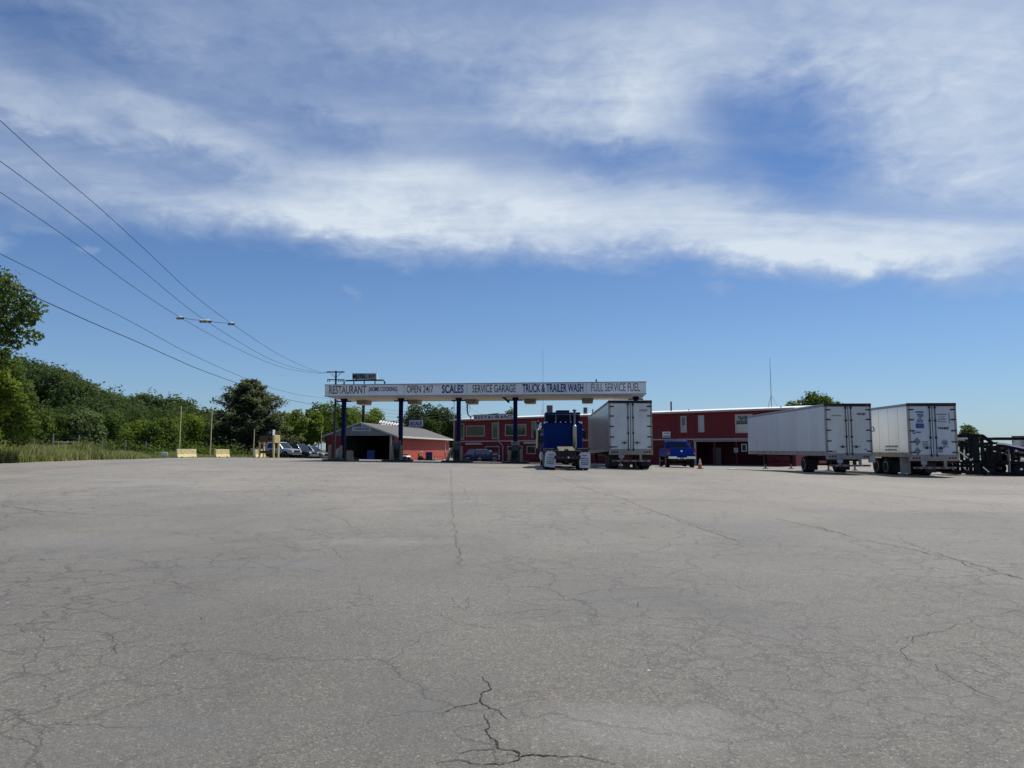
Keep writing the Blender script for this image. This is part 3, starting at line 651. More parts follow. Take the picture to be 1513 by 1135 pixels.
tree('broadleaf_tree', 'lower mid green tree at the left edge behind the tall grass', 'tree', (W(-20, 600, D).x, D), 8, 3, LEAF_MID, 22, n=9500, leaf=.105, puffs=pf, tr=.16)
pf = [(P3(a, b_, c_, -2.4)) for a, b_, c_ in ((2, 560, 13), (16, 572, 12), (-10, 578, 18), (28, 590, 10), (8, 595, 13), (-14, 605, 18), (34, 603, 8), (-20, 640, 16))]
tree('young_tree', 'yellow-green sunlit young tree in front of the left-edge trees', 'tree', (W(-12, 640, D - 2.4).x, D - 2.4), 5, 2, LEAF_BRIGHT, 29, n=4200, leaf=.10, puffs=pf, tr=.1)
# shrubs and young trees behind the wire fence
bl = [(70, 72, 610, 46, LEAF_MID, 'mid green bushy tree behind the leftmost fence posts'), (20, 66, 618, 40, LEAF_DARK, 'dark green shrub under the trees at the left edge'), (127, 74, 607, 27, LEAF_PALE, 'pale round-topped young tree behind the wire fence'),
      (165, 82, 613, 34, LEAF_MID, 'green shrub just right of the pale round young tree'), (205, 88, 622, 36, LEAF_BRIGHT, 'low bright shrub in the middle of the field edge'), (240, 86, 618, 30, LEAF_MID, 'green shrub behind the white basin'), (275, 92, 612, 34, LEAF_BRIGHT, 'light green shrub behind the tallest thin pole'),
      (100, 84, 600, 36, LEAF_DARK, 'dark tree standing behind the pale round young tree'), (190, 104, 600, 40, LEAF_DARK, 'dark green tree behind the low bright shrub'), (305, 100, 618, 32, LEAF_MID, 'shrub left of the big dark pine'), (250, 112, 600, 40, LEAF_DARK, 'dark tree between the field and the wooded ridge')]
for i, (px, Dd, py, hw, mt, lb) in enumerate(bl):
    pxtree('field_shrub' if 'shrub' in lb else 'young_tree', lb, 'shrub' if 'shrub' in lb else 'tree', px, Dd, py, hw, mt, 40 + i, n=5200, leaf=.15, tr=.09, fill=True, k=20, pr=.42, low=-.98, group='shrubs and young trees along the field edge')
# trees right of the pine and behind the buildings
for i, (px, Dd, py, hw, mt, lb, n) in enumerate([
        (425, 125, 612, 26, LEAF_BRIGHT, 'low bright green tree right of the big pine', 4200), (452, 122, 604, 30, LEAF_BRIGHT, 'bright green tree behind the dark parked SUV', 5200), (484, 128, 595, 38, LEAF_MID, 'green tree behind the utility pole', 6000), (512, 135, 603, 30, LEAF_BRIGHT, 'bright tree over the left end of the garage roof', 5000),
        (548, 140, 604, 27, LEAF_BRIGHT, 'bright tree over the garage gable', 5000), (404, 132, 622, 26, LEAF_MID, 'low tree half hidden behind the big pine', 3600),
        (625, 150, 596, 30, LEAF_DARK, 'tallest dark tree behind the garage, over the SCALE sign', 6500), (652, 152, 604, 30, LEAF_DARK, 'dark tree between the garage and the red building', 6500), (600, 156, 614, 26, LEAF_MID, 'mid green tree behind the white lattice', 4200), (668, 158, 620, 24, LEAF_DARK, 'dark tree at the left end of the red building', 4600),
        (757, 170, 605, 15, LEAF_MID, 'small treetop above the RESTAURANT roof sign', 2600), (1198, 120, 581, 40, LEAF_MID, 'round green tree rising above the white trailer with gear legs', 8000), (1428, 95, 628, 17, LEAF_PALE, 'pale feathery tree right of the placarded trailer', 2600)]):
    pxtree('broadleaf_tree', lb, 'tree', px, Dd, py, hw, mt, 80 + i, n=n, leaf=.22 if Dd > 110 else .15, tr=.22, k=18, pr=.38, low=-.9 if px < 1100 else -.6, group='trees behind the truck stop')
# rank undergrowth at the foot of the trees
rg = np.random.default_rng(23); pf = []
for i in range(300):
    y = 66 + 62 * rg.random(); u = -.78 + .60 * rg.random(); x = u * y
    if x > left_edge(min(y, 92)) - 1.2 - 1.4 * (y > 88): continue
    if u > -.33 and y < 104: continue
    r = .45 + .8 * rg.random(); pf.append((x, y, ground_z(x, y) + r * .45, r))
V_, F_ = leaves(rg, pf, 26000, .13, .9); tag(np_mesh('undergrowth', V_, F_, LEAF_MID), kind='stuff')
# the big pine
def pine(px, D, pytop, R0, seed):
    rg_ = np.random.default_rng(seed); x = (px - CX) / FPX * D; zb = ground_z(x, D); H = W(px, pytop, D).z - zb
    t = thing('pine_tree', 'big dark spreading pine standing behind the yellow kiosk', 'pine tree', (x, D, zb)); tr = MB(); Vs = []; Fs = []; off_ = 0
    tr.tube([(0, 0, -.3), (.1, 0, H * .4), (.25, 0, H * .75), (.3, 0, H * .97)], .24, 9, .04)
    nl = 19
    for i in range(nl):
        f = .10 + .88 * i / (nl - 1); zc = f * H; Lb = R0 * (1 - f ** 2.1) ** .75 * (.88 + .3 * rg_.random()) + .35
        for j in range(8):
            a = 2 * math.pi * (j + rg_.random() * .8) / 8 + i; l = Lb * (.6 + .5 * rg_.random()); lift = l * (.10 + .22 * f + rg_.normal() * .06)
            e = np.array([math.cos(a) * l, math.sin(a) * l, zc + lift]); s0 = np.array([.2 * f, 0, zc - .1])
            tr.tube([tuple(s0), tuple((s0 + e) / 2 + np.array([0, 0, -.06 * l])), tuple(e)], .05, 5, .012)
            n = int(30 + 62 * l); q = .18 + .85 * rg_.random(n) ** .75; pos = s0 + (e - s0) * q[:, None] + np.array([0, 0, -.06 * l]) * np.sin(q * math.pi)[:, None]
            pos += rg_.normal(size=(n, 3)) * np.array([.26, .26, .13]) * (.6 + .25 * l)
            nr = np.array([0, 0, 1.0]) + rg_.normal(size=(n, 3)) * .45; nr /= np.linalg.norm(nr, axis=1)[:, None]
            tt = np.cross(nr, rg_.normal(size=(n, 3))); tt /= np.linalg.norm(tt, axis=1)[:, None]; bt = np.cross(nr, tt); s_ = (.09 + .13 * rg_.random(n))[:, None]
            V_ = np.stack([pos - tt * s_ * 1.6, pos - bt * s_ * .6, pos + tt * s_ * 1.6, pos + bt * s_ * .6], 1).reshape(-1, 3)
            Vs.append(V_); Fs.append(np.arange(4 * n).reshape(n, 4) + off_); off_ += 4 * n
    tr.build('trunk', BARK, t, smooth=True); np_mesh('crown', np.concatenate(Vs), np.concatenate(Fs), LEAF_PINE, t)
pine(367, 98, 563, 5.0, 5)

# tall meadow grass
m, nt, b = new_mat('meadow_grass'); ge = N(nt, 'NewGeometry'); v = objco(nt)
f = mth(nt, 'ADD', mth(nt, 'MULTIPLY', ge.outputs['Random Per Island'], .65), mth(nt, 'MULTIPLY', noise(nt, v, .35, 4), .55))
col = ramp(nt, f, [(.22, (.115, .16, .034)), (.45, (.205, .26, .07)), (.65, (.30, .32, .115)), (.9, (.46, .42, .23))])
L(nt, col, b.inputs['Base Color']); b.inputs['Roughness'].default_value = .8; b.inputs['Subsurface Weight'].default_value = 0
nt.nodes.remove(b); d = N(nt, 'BsdfDiffuse'); t_ = N(nt, 'BsdfTranslucent'); x_ = N(nt, 'MixShader'); x_.inputs[0].default_value = .4
L(nt, col, d.inputs[0]); L(nt, col, t_.inputs[0]); L(nt, d.outputs[0], x_.inputs[1]); L(nt, t_.outputs[0], x_.inputs[2]); L(nt, x_.outputs[0], nt.nodes['Material Output'].inputs[0])
rg = np.random.default_rng(5); n = 88000
yy = 36 + 56 * rg.random(n) ** 1.35; off_ = rg.random(n) ** 1.5 * 30
xe = np.array([left_edge(y) for y in yy]); xx = xe - off_ + rg.normal(size=n) * .12
keep = (xx / yy > -.80) & (xx / yy < -.33) | (rg.random(n) < .1); xx, yy = xx[keep], yy[keep]; off_ = off_[keep]; n = len(xx)
zz_ = np.array([ground_z(a, c) for a, c in zip(xx, yy)])
short = np.array([1 - .72 * sstep(52, 68, c) for c in yy]) * (.55 + .45 * np.clip(off_ / 1.5, 0, 1))
hh = (.70 + .80 * rg.random(n)) * short * (.8 + .35 * np.sin(xx * .9) * np.sin(yy * .7)); a = rg.random(n) * 2 * math.pi; ln = hh * (.12 + .35 * rg.random(n)); wd = (.016 + .022 * rg.random(n))
bx, by = np.cos(a), np.sin(a); px_, py_ = -by, bx
B = np.stack([xx, yy, zz_], 1); side = np.stack([px_ * wd, py_ * wd, 0 * wd], 1)
T = B + np.stack([bx * ln + .10 * hh, by * ln, hh], 1); Mi = B + np.stack([bx * ln * .35, by * ln * .35, hh * .62], 1)
V = np.stack([B - side, B + side, Mi + side * .9, T + side * .25, T - side * .25, Mi - side * .9], 1).reshape(-1, 3); i6 = np.arange(n) * 6
F = np.concatenate([np.stack([i6, i6 + 1, i6 + 2, i6 + 5], 1), np.stack([i6 + 5, i6 + 2, i6 + 3, i6 + 4], 1)])
tag(np_mesh('tall_grass', V, F, m), kind='stuff')

# wire fence in the grass
t = thing('wire_fence', 'sagging wire fence on grey posts in the tall grass', 'fence', (0, 0, 0)); wi = MB(); prev = None
for i, (px, pt) in enumerate(((-42, 637), (-2, 639), (38, 640), (79, 642), (117, 643), (152, 647), (186, 650), (216, 652))):
    Dd = 54 + i * 2.6; top = W(px, pt, Dd); zb = ground_z(top.x, top.y) - .2
    MB().cyl((top.x, top.y, zb), (top.x, top.y, top.z), .045, .04, 8).build('fence_post', GALV, t)
    if prev:
        for q in (0, .28, .56, .84, 1.12):
            m_ = (prev + top) / 2 - Vector((0, 0, .05)); d = Vector((0, 0, q)); wi.tube([prev - d, m_ - d, top - d], .0045, 4)
    prev = top
wi.build('fence_wire', WIRE, t)
a, c = W(79, 653, 61.8), W(117, 653.5, 64.4); MB().bar(a, c, .06, .06).build('fence_rail', GALV, t)

# thin poles at the lot edge
for px, pt, D, lb, bend in ((268, 600, 71, 'tallest thin tan pole, behind the leftmost yellow barrier', 0), (313.5, 605, 73, 'thin tan pole with a small knob, behind the middle yellow barrier', 1), (376, 634, 77, 'short thin pole left of the yellow kiosk', 0), (475.5, 632, 90, 'thin tan pole between the parked SUV and the garage', 0)):
    top = W(px, pt, D); z0 = ground_z(top.x, D)
    t = thing('marker_pole', lb, 'pole', (top.x, D, z0), 0, 'thin poles at the lot edge')
    MB().tube([(-.06, 0, -.2), (-.02, 0, 1.5), (0, 0, top.z - z0)], .07, 8, .05).build('shaft', TAN_POLE, t, smooth=True)
    if bend: MB().ellipsoid((.02, -.02, top.z - z0 + .02), .11, .11, .16).build('knob', TAN_POLE, t, smooth=True)

# yellow concrete barriers
def barrier(label, px, py, D, ln, rz, seed):
    p = W(px, py, D); z = gz(p.x, D); t = thing('concrete_barrier', label, 'barrier', (p.x, D, z), rz, 'yellow barriers along the lot edge')
    prof = [(-.30, 0), (.30, 0), (.30, .08), (.17, .33), (.10, .82), (-.10, .82), (-.17, .33), (-.30, .08)]
    rr = random.Random(seed); b_ = MB(); k = 9; rings = []
    for i in range(k + 1):
        x = -ln / 2 + ln * i / k; rings.append([(x + rr.uniform(-.02, .02), q[0] + rr.uniform(-.008, .008), q[1] + rr.uniform(-.012, .012) * (q[1] > .05)) for q in prof])
    b_.loft(rings).build('barrier_body', YELLOW, t, bevel=.015)
    for s_ in (-1, 1): MB().box(s_ * ln * .28 - .09, s_ * ln * .28 + .09, -.302, -.27, .012, .10).build('drain_slot', BLACK, t)
barrier('leftmost yellow concrete barrier, below the tallest thin pole', 274.5, 676, 70.0, 2.0, R(55), 1)
barrier('middle yellow concrete barrier, left of the kiosk', 327.5, 677, 72.5, 1.5, R(55), 2)
barrier('rust-stained yellow concrete barrier against the kiosk', 383, 678, 74.8, 1.2, R(55), 3)
# low white basin in the grass
p = W(243, 674, 69); z = ground_z(p.x, 69)
t = thing('white_basin', 'low white basin lying at the edge of the grass', 'basin', (p.x, 69, z + .08), R(20)); t.scale = (.66, .66, .66)
MB().prism([(-.42, .12), (.36, .12), (.42, .55), (-.48, .55)], 'y', -.28, .28).build('bowl', WHITE, t, bevel=.04); MB().box(-.55, -.05, -.32, .32, .552, .60).build('rim', WHITE, t, bevel=.02); MB().prism([(-.1, 0), (.26, 0), (.22, .12), (-.06, .12)], 'y', -.16, .16).build('foot', WHITE, t)

# yellow kiosk frame with a sign box on top
p = W(397, 679, 73.5); z = gz(p.x, 73.5); t = thing('timber_kiosk', 'weathered yellow timber kiosk frame with a dark sign box on top', 'kiosk', (p.x, 73.5, z), R(-22))
MB().box(-.98, 1.0, -.35, .35, 1.60, 2.22).build('header_box', BROWN, t, bevel=.01)
MB().box(.78, 1.02, -.42, .42, 1.52, 2.30).build('end_panel', YELLOW_TIMBER, t, bevel=.01)
for x, y in ((-.92, -.3), (.90, -.36), (.90, .36), (-.92, .3)): MB().box(x - .075, x + .075, y - .075, y + .075, -.05, 1.60 if x < 0 else 1.52).build('post', YELLOW_TIMBER, t, bevel=.008)
MB().box(.35, .82, -.34, -.28, 0, .85).build('lower_panel', BROWN, t); MB().box(-.84, .35, -.30, -.22, .46, .72).build('cross_board', BROWN, t)
MB().bar((-.75, -.25, 1.5), (.1, -.25, .85), .07).build('brace', TRIM, t); MB().box(-.6, .15, -.28, -.24, 1.40, 1.50).build('pale_strip', TRIM, t)
MB().box(.10, .55, -.365, -.35, 1.74, 2.05).build('opening', INTERIOR, t)
s_ = MB().box(-.02, .52, -.16, .16, 2.30, 2.82).build('sign_box', BLACK, t, bevel=.01)
MB().box(.525, .56, -.16, .16, 2.30, 2.84).build('sign_edge', WHITE, s_); MB().lathe([(.13, 0), (.15, .01), (.15, .02), (.13, .03)], (.25, -.195, 2.56), 'y').build('dial', LETTER_GREY, s_)
MB().box(.15, .40, -.10, .10, 2.22, 2.30).build('sign_bracket', BLACK, s_)

# ---------------------------------------------------------------- utility pole and lines
DP = 91.0; pb = W(493.6, 680, DP); zt = W(493.6, 548, DP).z; zb = gz(pb.x, DP)
t = thing('utility_pole', 'wooden utility pole with two crossarms behind the canopy sign', 'utility pole', (pb.x, DP, zb))
H_ = zt - zb; MB().tube([(0, 0, -.3), (0, 0, H_)], .16, 10, .11).build('shaft', POLE_DARK, t, smooth=True)
ph = lambda py: W(493.6, py, DP).z - zb
MB().bar((-1.12, -.16, ph(550)), (1.12, -.16, ph(550)), .12, .15).build('crossarm', POLE_DARK, t); MB().bar((-1.05, -.16, ph(561.3)), (1.15, -.16, ph(561.5)), .10, .12).build('crossarm', POLE_DARK, t)
for s_ in (-1, 1): MB().bar((s_ * .72, -.17, ph(551)), (0, -.17, ph(558.5)), .05).build('brace', POLE_DARK, t)
for x in (-1.0, -.75, .35, .6, .85, 1.05): MB().lathe([(.02, -.22), (.06, -.20), (.06, -.14), (.03, -.12), (.06, -.10), (.06, -.04), (.03, 0)], (x, -.16, ph(562)), 'z', 10).build('insulator', POLE_DARK, t)
MB().cyl((.25, -.1, ph(594) - .25), (.25, -.1, ph(594) + .3), .14, n=12).build('junction_can', GALV, t)
PX, PY = pb.x, DP
def line_D(px, k):                      # distance along the run of the line towards the left, k metres to its side
    # plan line from the pole (PX+k, PY) to a point near the left edge
    ax, ay = PX + k, PY; bx, by = -18.2 + k, 25.5; u = (px - CX) / FPX * cp
    # x = u*y on the line  ->  solve
    s = (u * ay - ax) / ((bx - ax) - u * (by - ay)); return ay + s * (by - ay)
def spline(pts, n=26):
    """smooth pixel curve through given points (Catmull-Rom)"""
    out = []; P = [pts[0]] + list(pts) + [pts[-1]]
    for i in range(1, len(P) - 2):
        for j in range(n):
            s = j / n; q = []
            for c in (0, 1):
                p0, p1, p2, p3 = P[i - 1][c], P[i][c], P[i + 1][c], P[i + 2][c]
                q.append(.5 * (2 * p1 + (p2 - p0) * s + (2 * p0 - 5 * p1 + 4 * p2 - p3) * s * s + (3 * p1 - p0 - 3 * p2 + p3) * s ** 3))
            out.append(q)
    return out + [list(pts[-1])]
WP = {}
def power_line(name, label, pts, k, r, end=None):
    q = [W(a, c, line_D(a, k)) for a, c in spline(pts, 8)]
    if end: q.append(Vector(end))
    # run on past the frame, to the next pole out of sight
    d = (q[0] - q[3]); q = [q[0] + d * i * .6 + Vector((0, 0, .02 * i * i)) for i in (4, 3, 2, 1)] + q
    o = MB().tube(q, r, 6).build(name, WIRE, None, smooth=True); WP[label] = q
    tag(o, label, 'power line', 'overhead lines running to the utility pole')
arm = lambda x: (PX + x, DP - .16, zb + ph(548.8))
power_line('power_line', 'highest overhead line, rightmost where the pale insulators hang', [(0, 178), (75, 246), (150, 310), (224, 378), (285, 435), (342, 478), (402, 518), (445, 540), (478, 551.5)], .9, .013, arm(.9))
power_line('power_line', 'second overhead line from the top at the left edge', [(0, 238), (100, 312), (201, 392), (255, 437), (304, 474), (382, 522), (430, 542), (476, 551.5)], 0, .013, arm(0))
power_line('power_line', 'third overhead line from the top at the left edge', [(0, 284), (100, 352), (190, 419), (266, 469), (352, 516), (417, 543), (472, 552)], -.9, .013, arm(-.9))
power_line('power_line', 'thin fourth overhead line, second lowest at the left edge', [(0, 375), (60, 405), (113, 434), (200, 479), (275, 520), (372, 563), (430, 581), (476, 588)], -.5, .012, (PX - .1, DP - .15, zb + ph(590)))
power_line('power_line', 'lowest overhead line, passing in front of the big pine', [(0, 417), (56, 441), (141, 479), (200, 504), (260, 531), (295, 546), (354, 567.5), (408, 586.5), (467, 598.5)], -.3, .018, (PX - .1, DP - .15, zb + ph(601)))
# pale spacer insulators hung between the three upper lines
t = thing('line_spacer', 'pale insulators on a rod tying the three upper lines together', 'insulator', (0, 0, 0))
pts = [W(266.5, 469.3, line_D(266.5, -.9)), W(304, 474.2, line_D(304, 0)), W(342, 478, line_D(342, .9))]
MB().tube([pts[0], (pts[0] + pts[1]) / 2 + Vector((0, 0, -.03)), pts[1], (pts[1] + pts[2]) / 2 + Vector((0, 0, -.03)), pts[2]], .018, 6).build('rod', WIRE, t)
for i, p in enumerate(pts):
    for dx in ((-.16, .16) if i == 1 else (0,)):
        b_ = MB(); x = p.x + dx
        b_.lathe([(.03, -.17), (.10, -.15), (.10, -.11), (.05, -.08), (.11, -.05), (.11, .0), (.05, .03), (.09, .06), (.09, .11), (.03, .15)], (x, p.y, p.z), 'x', 10); b_.build('insulator', PORCELAIN, t, smooth=True)
        MB().cyl((x - .22, p.y, p.z - .05), (x + .2, p.y, p.z - .05), .07, n=8).build('clamp', BLACK, t)
# ================================================================ buildings
class Frame:                            # a local frame: origin O (x, y, z), turned by rz; pixel -> local x, z on the plane local y = const
    def __init__(s, O, rz): s.O = Vector(O); s.rz = rz; s.c, s.s = math.cos(rz), math.sin(rz)
    def hit(s, px, py, ly=0.0):
        d = ray(px, py); nx, ny = -s.s, s.c
        t = ((s.O.x * nx + s.O.y * ny) + ly) / (d[0] * nx + d[1] * ny)
        x, y = d[0] * t - s.O.x, d[1] * t - s.O.y
        return x * s.c + y * s.s, CAMZ + d[2] * t - s.O.z
    def rect(s, x0, yt, x1, yb, ly=0.0):
        a, b_ = s.hit(x0, yt, ly), s.hit(x1, yb, ly); c, d = s.hit(x0, yb, ly), s.hit(x1, yt, ly)
        return a[0], b_[0], (c[1] + b_[1]) / 2, (a[1] + d[1]) / 2
    def world(s, x, y): return (s.O.x + x * s.c - y * s.s, s.O.y + x * s.s + y * s.c)

# ---------------------------------------------------------------- fuel canopy
CO = Vector((-14.06, 53.7, .6)); CR = math.atan2(51.2 - 53.7, 9.59 + 14.06); FC = Frame(CO, CR); CL = 23.8; CD = 6.1
zs, zt_ = 5.54 - .6, 6.43 - .6
t = thing('fuel_canopy', 'long white fuel canopy on dark blue columns with painted service names', 'canopy', CO, CR)
MB().box(0, CL, .0, .12, zs, zt_).box(0, CL, CD - .12, CD, zs, zt_).box(0, .12, .122, CD - .122, zs, zt_).box(CL - .12, CL, .122, CD - .122, zs, zt_).build('fascia', CANOPY_W, t, bevel=.012)
MB().box(.125, CL - .125, .125, CD - .125, zs + .03, zs + .08).build('soffit', SOFFIT, t)
MB().box(.125, CL - .125, .125, CD - .125, zt_ - .25, zt_ - .18).build('roof_deck', GALV, t)
tr = MB()
tr.box(-.02, CL + .02, -.03, .0 - .001, zt_ - .05, zt_ + .02).box(-.02, CL + .02, -.025, -.001, zs - .01, zs + .04); tr.build('edge_trim', M('canopy_trim', (.30, .31, .34), .5, .2, .1, 3), t)
for px in (597, 690, 866): x = FC.hit(px, 575)[0]; MB().box(x - .012, x + .012, -.004, -.0005, zs + .045, zt_ - .06).build('panel_seam', LETTER_GREY, t)
for txt, x0, yt, x1, yb, mt in (('RESTAURANT', 486.5, 570.2, 541, 582, LETTER_RED), ('(HOME COOKING)', 545, 571.6, 587, 580.2, LETTER_BLUE), ('OPEN 24/7', 601, 569.6, 640, 580.4, LETTER_RED), ('SCALES', 653, 568.8, 685, 581, LETTER_BLUE),
                                ('SERVICE GARAGE', 698, 568.4, 762, 580, LETTER_RED), ('TRUCK & TRAILER WASH', 772, 567.2, 862, 579.6, LETTER_BLUE), ('FULL SERVICE FUEL', 873.5, 566.4, 945.5, 578.4, M('grey_faded_letters', (.13, .12, .14), .6, 0, .3, 5))):
    a, b_, z0, z1 = FC.rect(x0, yt, x1, yb); lettering(txt, (a, -.002, z0), b_ - a, z1 - z0, '-y', mt, t)
poles = []
for px in (507.5, 592, 677.5, 761.5):
    poles.append(FC.hit(px, 640, 2.9)[0])
poles.append(CL - .55)
for x in poles:
    wx, wy = FC.world(x, 2.9); zg = gz(wx, wy) - .6
    c = MB().box(x - .15, x + .15, 2.75, 3.05, zg, zs + .03).build('column', NAVY, t, bevel=.02)
    MB().box(x - .55, x + .55, 2.80, 3.0, zs - .22, zs - .12).box(x - .22, x + .22, 2.70, 3.10, zs - .11, zs + .029).build('head_bracket', NAVY, c)
    MB().box(x - .24, x + .24, 2.66, 3.14, zg, zg + .03).build('base_plate', STEEL_DARK, c)
for px in (537, 612, 697, 783, 868):
    x = FC.hit(px, 590, 4.9)[0]
    f = MB().prism([(x - .42, zs - .30), (x + .42, zs - .30), (x + .46, zs + .03), (x - .46, zs + .03)], 'y', 4.45, 5.75).build('light_fixture', M('fixture_casing', (.30, .27, .22), .6, 0, .15, 4), t, bevel=.02)
    MB().box(x - .36, x + .36, 4.52, 5.68, zs - .325, zs - .302).build('diffuser', M('fixture_lens', (.42, .40, .36), .4, 0, .1, 4), f)
x = FC.hit(745, 585, 3.0)[0]; MB().bar((x, 2.2, zs + .04), (x + .3, 3.6, zs - .28), .12).build('drain_pipe', NAVY, t)
MB().cyl((FC.hit(881, 564)[0], .1, zt_), (FC.hit(881, 564)[0], .1, zt_ + .22), .05).build('vent_stub', STEEL_DARK, t)
# islands, pumps, posts under the canopy
PUMP_BODY = M('pump_grey', (.085, .09, .10), .5, .2, .15, 3, (.08, .08, .08), .5)
def pump(x, y, label, cap):
    wx, wy = FC.world(x, y); z = gz(wx, wy) + .14; t = thing('fuel_pump', label, 'fuel pump', (wx, wy, z), CR, 'fuel pumps under the canopy')
    b_ = MB().box(-.26, .26, -.22, .22, .02, 1.18).build('cabinet', PUMP_BODY, t, bevel=.03)
    MB().box(-.29, .29, -.24, .24, 1.20, 1.46).build('head', cap, t, bevel=.04)
    s_ = MB().box(-.20, .20, -.262, -.252, 1.26, 1.42).build('display', GLASS_DARK, t); MB().box(-.22, .22, -.235, -.222, .15, .80).build('door_panel', STEEL_DARK, t)
    for s in (-1, 1):
        MB().prism([(s * .28, .75), (s * .34, .78), (s * .34, 1.05), (s * .27, 1.1)], 'y', -.06, .06).build('nozzle', BLACK, t)
        MB().tube([(s * .31, -.02, 1.2), (s * .42, -.16, .9), (s * .40, -.24, .45), (s * .30, -.2, .30), (s * .30, -.06, .78)], .022, 6).build('hose', RUBBER, t, smooth=True)
    MB().box(-.30, .30, -.26, .26, 0, .018).build('plinth', STEEL_DARK, t)
def post(px0, px1, yt, yb, ly, label, lean=0.0):
    x, _ = FC.hit((px0 + px1) / 2, 670, ly); wx, wy = FC.world(x, ly); z = gz(wx, wy); h = W((px0 + px1) / 2, yt, wy).z - z; r = (px1 - px0) / FPX * wy / 2
    t = thing('guard_post', label, 'guard post', (wx, wy, z), CR, 'tan guard posts round the pump islands')
    MB().tube([(-lean, 0, -.05), (-lean * .5, 0, h * .5), (0, 0, h - .04)], r * 1.05, 14, r).build('shaft', TAN, t, smooth=True); MB().lathe([(r, h - .045), (r * .85, h + .01), (r * .4, h + .04)], (0, 0, 0), 'z', 14).build('cap', TAN, t, smooth=True)
def island(px, lab, hw=.95):
    x, _ = FC.hit(px, 680, 2.2); wx, wy = FC.world(x, 1.9); z = min(gz(*FC.world(x + a, c)) for a in (-hw, hw) for c in (.6, 3.3))
    t = thing('pump_island', lab, 'kerb island', (wx, wy, z), CR, 'low kerb islands under the canopy')
    MB().prism([(-hw, -.9), (-hw + .25, -1.25), (hw - .25, -1.25), (hw, -.9), (hw, 1.35), (-hw, 1.35)], 'z', -.1, .15).build('kerb', M('dark_kerb', (.06, .055, .05), .8, 0, .25, 4), t, bevel=.03)
island(504, 'low kerb island at the leftmost canopy column', 1.1); island(588, 'low kerb island at the second canopy column from the left'); island(676, 'low kerb island at the column in front of the red building corner', 1.05); island(762, 'low kerb island at the column left of the blue truck')
pump(FC.hit(586, 670, 1.7)[0], 1.7, 'dark grey fuel pump before the second column from the left', PUMP_BODY)
pump(FC.hit(675, 670, 1.7)[0], 1.7, 'grey fuel pump at the column near the blue wagon', PUMP_BODY); pump(FC.hit(761.5, 670, 1.6)[0], 1.6, 'fuel pump with a pale grey head, left of the blue truck', M('pale_pump_head', (.34, .36, .40), .45, 0, .1, 4))
for a in ((485, 489.6, 658, 680, 1.6, 'leftmost tan guard post of all', 0), (502, 506, 659, 679, 1.3, 'tan guard post just left of the leftmost blue column', 0), (576.2, 581.2, 659, 681, 1.2, 'tan guard post at the right jamb of the garage door', -.08), (591.5, 595.8, 658.5, 681, 1.4, 'tan guard post in front of the second column from the left', .05),
          (665.5, 670, 662, 683, 1.2, 'leaning tan guard post left of the pump near the blue wagon', .42), (679.8, 684, 660.5, 683, 1.1, 'upright tan guard post right of the pump near the blue wagon', .0), (751, 755.6, 666, 685, 1.0, 'tan guard post left of the pale-headed pump', .08), (767.8, 772.2, 664, 685, 1.0, 'tan guard post right of the pale-headed pump', -.04)):
    post(*a)
p = FC.hit(517, 680, .9); wx, wy = FC.world(p[0], .9); t = thing('concrete_block', 'short tan concrete barrier beside the leftmost canopy column', 'barrier', (wx, wy, gz(wx, wy)), CR - .5)
MB().prism([(-.24, 0), (.24, 0), (.22, .10), (.13, .32), (.08, .78), (-.14, .80), (-.17, .32), (-.24, .10)], 'y', -.22, .25).build('barrier_body', TAN_CONC, t, bevel=.02)
for y in (-.1, .12): MB().box(-.25, -.2405, y - .05, y + .05, .015, .09).build('drain_slot', BLACK, t)
p = FC.hit(500, 675, 3.0); wx, wy = FC.world(p[0], 3.2); t = thing('tank', 'rounded pale tank between two tan posts at the leftmost column', 'tank', (wx, wy, gz(wx, wy) + .15), CR)
MB().lathe([(.10, .0), (.22, .04), (.27, .16), (.28, .55), (.24, .72), (.10, .80), (.05, .86)], (0, 0, 0), 'z', 16).build('shell', M('pale_tank', (.42, .40, .36), .5, 0, .1, 4, (.25, .2, .15), .5), t, smooth=True); MB().cyl((0, 0, .85), (0, 0, .95), .04).build('valve', STEEL_DARK, t)
# thin conduit
top = W(671, 594, 60.5); z = gz(top.x, 60.5); t = thing('conduit_pole', 'thin pale pole left of the third blue column', 'pole', (top.x, 60.5, z))
MB().cyl((0, 0, -.1), (0, 0, top.z - z), .035, .03, 8).build('shaft', GALV, t); MB().cyl((0, 0, top.z - z), (0, 0, top.z - z + .08), .05).build('cap', STEEL_DARK, t)

# ---------------------------------------------------------------- garage
GR = -math.atan(.15); gw = 9.15; rgt = Vector((-15.1, 92.5, 0)); GO = Vector((rgt.x - gw * math.cos(GR), rgt.y - gw * math.sin(GR), .0)); FG = Frame(GO, GR); GLN = 30.0; ez, rzd = 3.38, 4.96
t = thing('garage', 'red block garage with grey gabled front and a wide dark doorway', 'garage', GO, GR)
dx0, dx1, dz0, dz1 = FG.rect(511, 643.5, 575.6, 681)
gm = gw / 2
DRC = stripes('dark_red_cladding', (.20, .035, .035), 'X', .3, .4, .7, 0, .12, .08, (.12, .03, .03), .5); MB().box(0, dx0, 0, .2, -.6, ez).build('front_wall', DRC, t); MB().box(dx1, gw, 0, .2, -.6, ez).build('front_wall', DRC, t)
MB().box(gw - .2, gw, .201, GLN - .2, -.6, ez).build('side_wall', RED_BLOCK, t); MB().box(0, .2, .201, GLN - .2, -.6, ez).build('side_wall', RED_BLOCK, t); MB().box(0, gw, GLN - .199, GLN, -.6, ez).build('rear_wall', RED_BLOCK, t)
